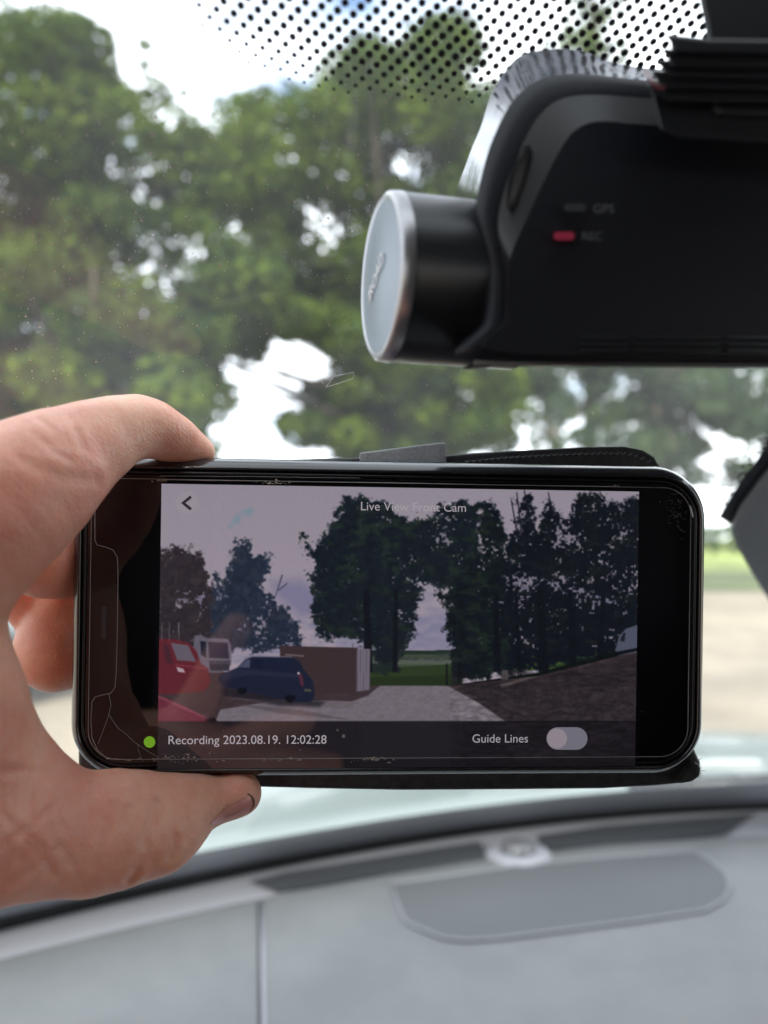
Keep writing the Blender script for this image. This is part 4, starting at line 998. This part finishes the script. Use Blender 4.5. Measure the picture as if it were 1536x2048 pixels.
def hand_f(Pt):
    d = smin(sdf_chain(Pt, thb_c), sdf_chain(Pt, pul_c), .006)
    d = smin(d, sdf_chain(Pt, web_c), .006); d = smin(d, sdf_chain(Pt, plm_c), .010); d = smin(d, sdf_chain(Pt, wri_c), .014)
    i_ = sdf_chain(Pt, idx_c); d = smin(d, i_, .006)
    r_ = smin(sdf_chain(Pt, rng_c), smin(sdf_chain(Pt, bul_c), sdf_chain(Pt, bu2_c), .004), .0015)
    m_ = sdf_chain(Pt, mid_c); r_ = smin(r_, m_, .0007)
    d = smin(d, r_, .0012)
    lump = .00022 * np.sin(Pt[:, 0] * 520 + 1.3) * np.sin(Pt[:, 2] * 470) * np.sin(Pt[:, 1] * 400 + 2) 
    return d + crease(Pt) + lump
def skin_mat():
    m = bpy.data.materials.new('skin'); m.use_nodes = True; nt = m.node_tree; b = nt.nodes['Principled BSDF']; n = nt.nodes.new; l = nt.links.new
    t = n('ShaderNodeTexCoord')
    z = n('ShaderNodeTexNoise'); z.inputs['Scale'].default_value = 55; z.inputs['Detail'].default_value = 5; l(t.outputs['Object'], z.inputs['Vector'])
    r = n('ShaderNodeValToRGB'); r.color_ramp.elements[0].position = .3; r.color_ramp.elements[1].position = .7
    r.color_ramp.elements[0].color = (.77, .37, .265, 1); r.color_ramp.elements[1].color = (.87, .54, .40, 1)
    l(z.outputs['Fac'], r.inputs[0])
    z2 = n('ShaderNodeTexNoise'); z2.inputs['Scale'].default_value = 420; z2.inputs['Detail'].default_value = 3; l(t.outputs['Object'], z2.inputs['Vector'])
    x = n('ShaderNodeMix'); x.data_type = 'RGBA'; x.blend_type = 'MULTIPLY'; x.inputs[0].default_value = .35; l(r.outputs[0], x.inputs[6])
    r3 = n('ShaderNodeValToRGB'); r3.color_ramp.elements[0].position = .35; r3.color_ramp.elements[1].position = .6; r3.color_ramp.elements[0].color = (.90, .74, .69, 1); l(z2.outputs['Fac'], r3.inputs[0]); l(r3.outputs[0], x.inputs[7])
    z4 = n('ShaderNodeTexNoise'); z4.inputs['Scale'].default_value = 26; z4.inputs['Detail'].default_value = 2; l(t.outputs['Object'], z4.inputs['Vector'])
    r4 = n('ShaderNodeMapRange'); r4.inputs[1].default_value = .42; r4.inputs[2].default_value = .68; r4.inputs[4].default_value = .55; l(z4.outputs['Fac'], r4.inputs[0])
    x4 = n('ShaderNodeMix'); x4.data_type = 'RGBA'; x4.inputs[7].default_value = (.78, .30, .24, 1); l(r4.outputs[0], x4.inputs[0]); l(x.outputs[2], x4.inputs[6])
    l(x4.outputs[2], b.inputs['Base Color'])
    b.inputs['Roughness'].default_value = .42; b.inputs['Specular IOR Level'].default_value = .4
    b.inputs['Subsurface Weight'].default_value = .7; b.inputs['Subsurface Radius'].default_value = (1, .32, .16); b.inputs['Subsurface Scale'].default_value = .004
    v = n('ShaderNodeTexVoronoi'); v.inputs['Scale'].default_value = 1300; l(t.outputs['Object'], v.inputs['Vector'])
    v2 = n('ShaderNodeTexVoronoi'); v2.feature = 'DISTANCE_TO_EDGE'; v2.inputs['Scale'].default_value = 420; l(t.outputs['Object'], v2.inputs['Vector'])
    mp2 = n('ShaderNodeMapping'); mp2.inputs['Rotation'].default_value = (0, R(35), 0); l(t.outputs['Object'], mp2.inputs['Vector'])
    wv = n('ShaderNodeTexWave'); wv.inputs['Scale'].default_value = 420; wv.inputs['Distortion'].default_value = 3; wv.inputs['Detail Scale'].default_value = .25; l(mp2.outputs[0], wv.inputs['Vector'])
    ad = n('ShaderNodeMath'); ad.operation = 'MULTIPLY_ADD'; ad.inputs[1].default_value = 1.1; l(v2.outputs['Distance'], ad.inputs[0]); l(v.outputs['Distance'], ad.inputs[2])
    ad2 = n('ShaderNodeMath'); ad2.operation = 'MULTIPLY_ADD'; ad2.inputs[1].default_value = .12; l(wv.outputs['Fac'], ad2.inputs[0]); l(ad.outputs[0], ad2.inputs[2])
    bu = n('ShaderNodeBump'); bu.inputs['Strength'].default_value = .33; bu.inputs['Distance'].default_value = .00025; l(ad2.outputs[0], bu.inputs['Height']); l(bu.outputs[0], b.inputs['Normal'])
    return m
M['skin'] = skin_mat()
lo = P(-420, 2000, .2); 
Vh, Qh = surface_nets(hand_f, (-.215, .100, -.135), (-.030, .245, .040), .00060)
hand = mesh_np('hand', Vh, Qh, M['skin'], None, smooth=True)
hand.location = (0, 0, 0)
tag(hand, 'left hand gripping the end of the phone, thumb below and index finger on top', 'hand')
# thumbnail: patch traced onto the hand's own surface, slightly raised
def trace(px, py, d0=.150):
    px = np.asarray(px, float); py = np.asarray(py, float); dr = np.stack([(px - 768) / F, np.ones_like(px), -(py - 1024) / F], -1).astype(np.float32); d = np.full(len(px), d0, np.float32)
    for _ in range(80): d = d + hand_f(dr * d[:, None]) * .8
    return dr * d[:, None], dr
def patch(name, edge_a, edge_b, nu, nv, m, parent, lift, bulge=0):
    EA = spline(edge_a, nu); EB = spline(edge_b, nu); nU = len(EA); rows = []
    PX = np.array([[EA[i_] * (1 - j_ / nv) + EB[i_] * (j_ / nv) for j_ in range(nv + 1)] for i_ in range(nU)])
    W_, dr = trace(PX[..., 0].ravel(), PX[..., 1].ravel()); nv1 = nv + 1
    jj = np.tile(np.arange(nv1) / nv, nU); ii = np.repeat(np.arange(nU) / (nU - 1), nv1)
    lf = lift + bulge * np.sin(np.pi * jj) 
    W_ = W_ - dr * lf[:, None]; W_[:, 2] -= lf * .4
    Q_ = [(i_ * nv1 + j_, (i_ + 1) * nv1 + j_, (i_ + 1) * nv1 + j_ + 1, i_ * nv1 + j_ + 1) for i_ in range(nU - 1) for j_ in range(nv)]
    return mesh(name, W_, Q_, m, parent, smooth=True)
nail = mat('fingernail', (.66, .28, .27), .2, coat=.5, noise=(200, (.72, .42, .38), .7)); nail.node_tree.nodes['Principled BSDF'].inputs['Subsurface Weight'].default_value = .0
patch('fingernail', [(421, 1645), (440, 1628), (462, 1612), (484, 1599), (501, 1594)], [(424, 1650), (446, 1643), (466, 1635), (486, 1627), (502, 1616)], 5, 8, nail, hand, .00025, .00012)
patch('nail_dirt', [(494, 1588), (501, 1592), (506, 1602), (505, 1614), (497, 1624)], [(496, 1586), (504, 1591), (509, 1601), (508, 1613), (499, 1623)], 5, 3, mat('dirt', (.07, .045, .04), .8), hand, .0002)

# the photographer's other hand and phone, seen only as a dim reflection in the screen
cp = tag(empty('camera_phone', (-.025, -.006, -.06)), 'dark phone taking the picture, dimly mirrored in the screen', 'phone')
g = G(); g.box((-.064, -.018, -.138), (.012, -.010, .014)); bevel(g.build('back_cover', M['black'], cp), .004, 4)
rc = lambda L_: np.array([[a[0], a[1], a[2], a[3]] for a in spline(L_, 5)], np.float32)
o_chains = [rc([(-.22, -.05, -.25, .040), (-.15, -.03, -.175, .036), (-.10, -.01, -.130, .028), (-.05, -.002, -.135, .022), (.0, -.004, -.145, .018)]),
            rc([(-.10, -.02, -.13, .014), (-.075, -.002, -.10, .010), (-.060, .002, -.072, .0085), (-.052, .001, -.058, .0075)]),
            rc([(-.11, -.02, -.15, .014), (-.075, .003, -.128, .0095), (-.045, .006, -.112, .0085), (-.02, .004, -.105, .0075)]),
            rc([(-.12, -.02, -.165, .014), (-.08, .004, -.15, .0095), (-.045, .007, -.138, .0085), (-.015, .004, -.133, .0075)]),
            rc([(-.12, -.03, -.16, .015), (-.085, -.028, -.12, .011), (-.06, -.028, -.09, .009)]),
            rc([(-.14, -.03, -.18, .015), (-.09, -.004, -.175, .009), (-.05, .000, -.163, .008), (-.025, -.002, -.158, .007)])]
def hand2_f(Pt):
    d = sdf_chain(Pt, o_chains[0])
    for c in o_chains[1:]: d = smin(d, sdf_chain(Pt, c), .003)
    return d
V2, Q2 = surface_nets(hand2_f, (-.24, -.1, -.27), (.0, .02, -.04), .0016)
h2 = mesh_np('hand', V2, Q2, M['skin'], None, smooth=True)
tag(h2, 'other hand of the photographer, visible only as a dim reflection in the screen', 'hand')
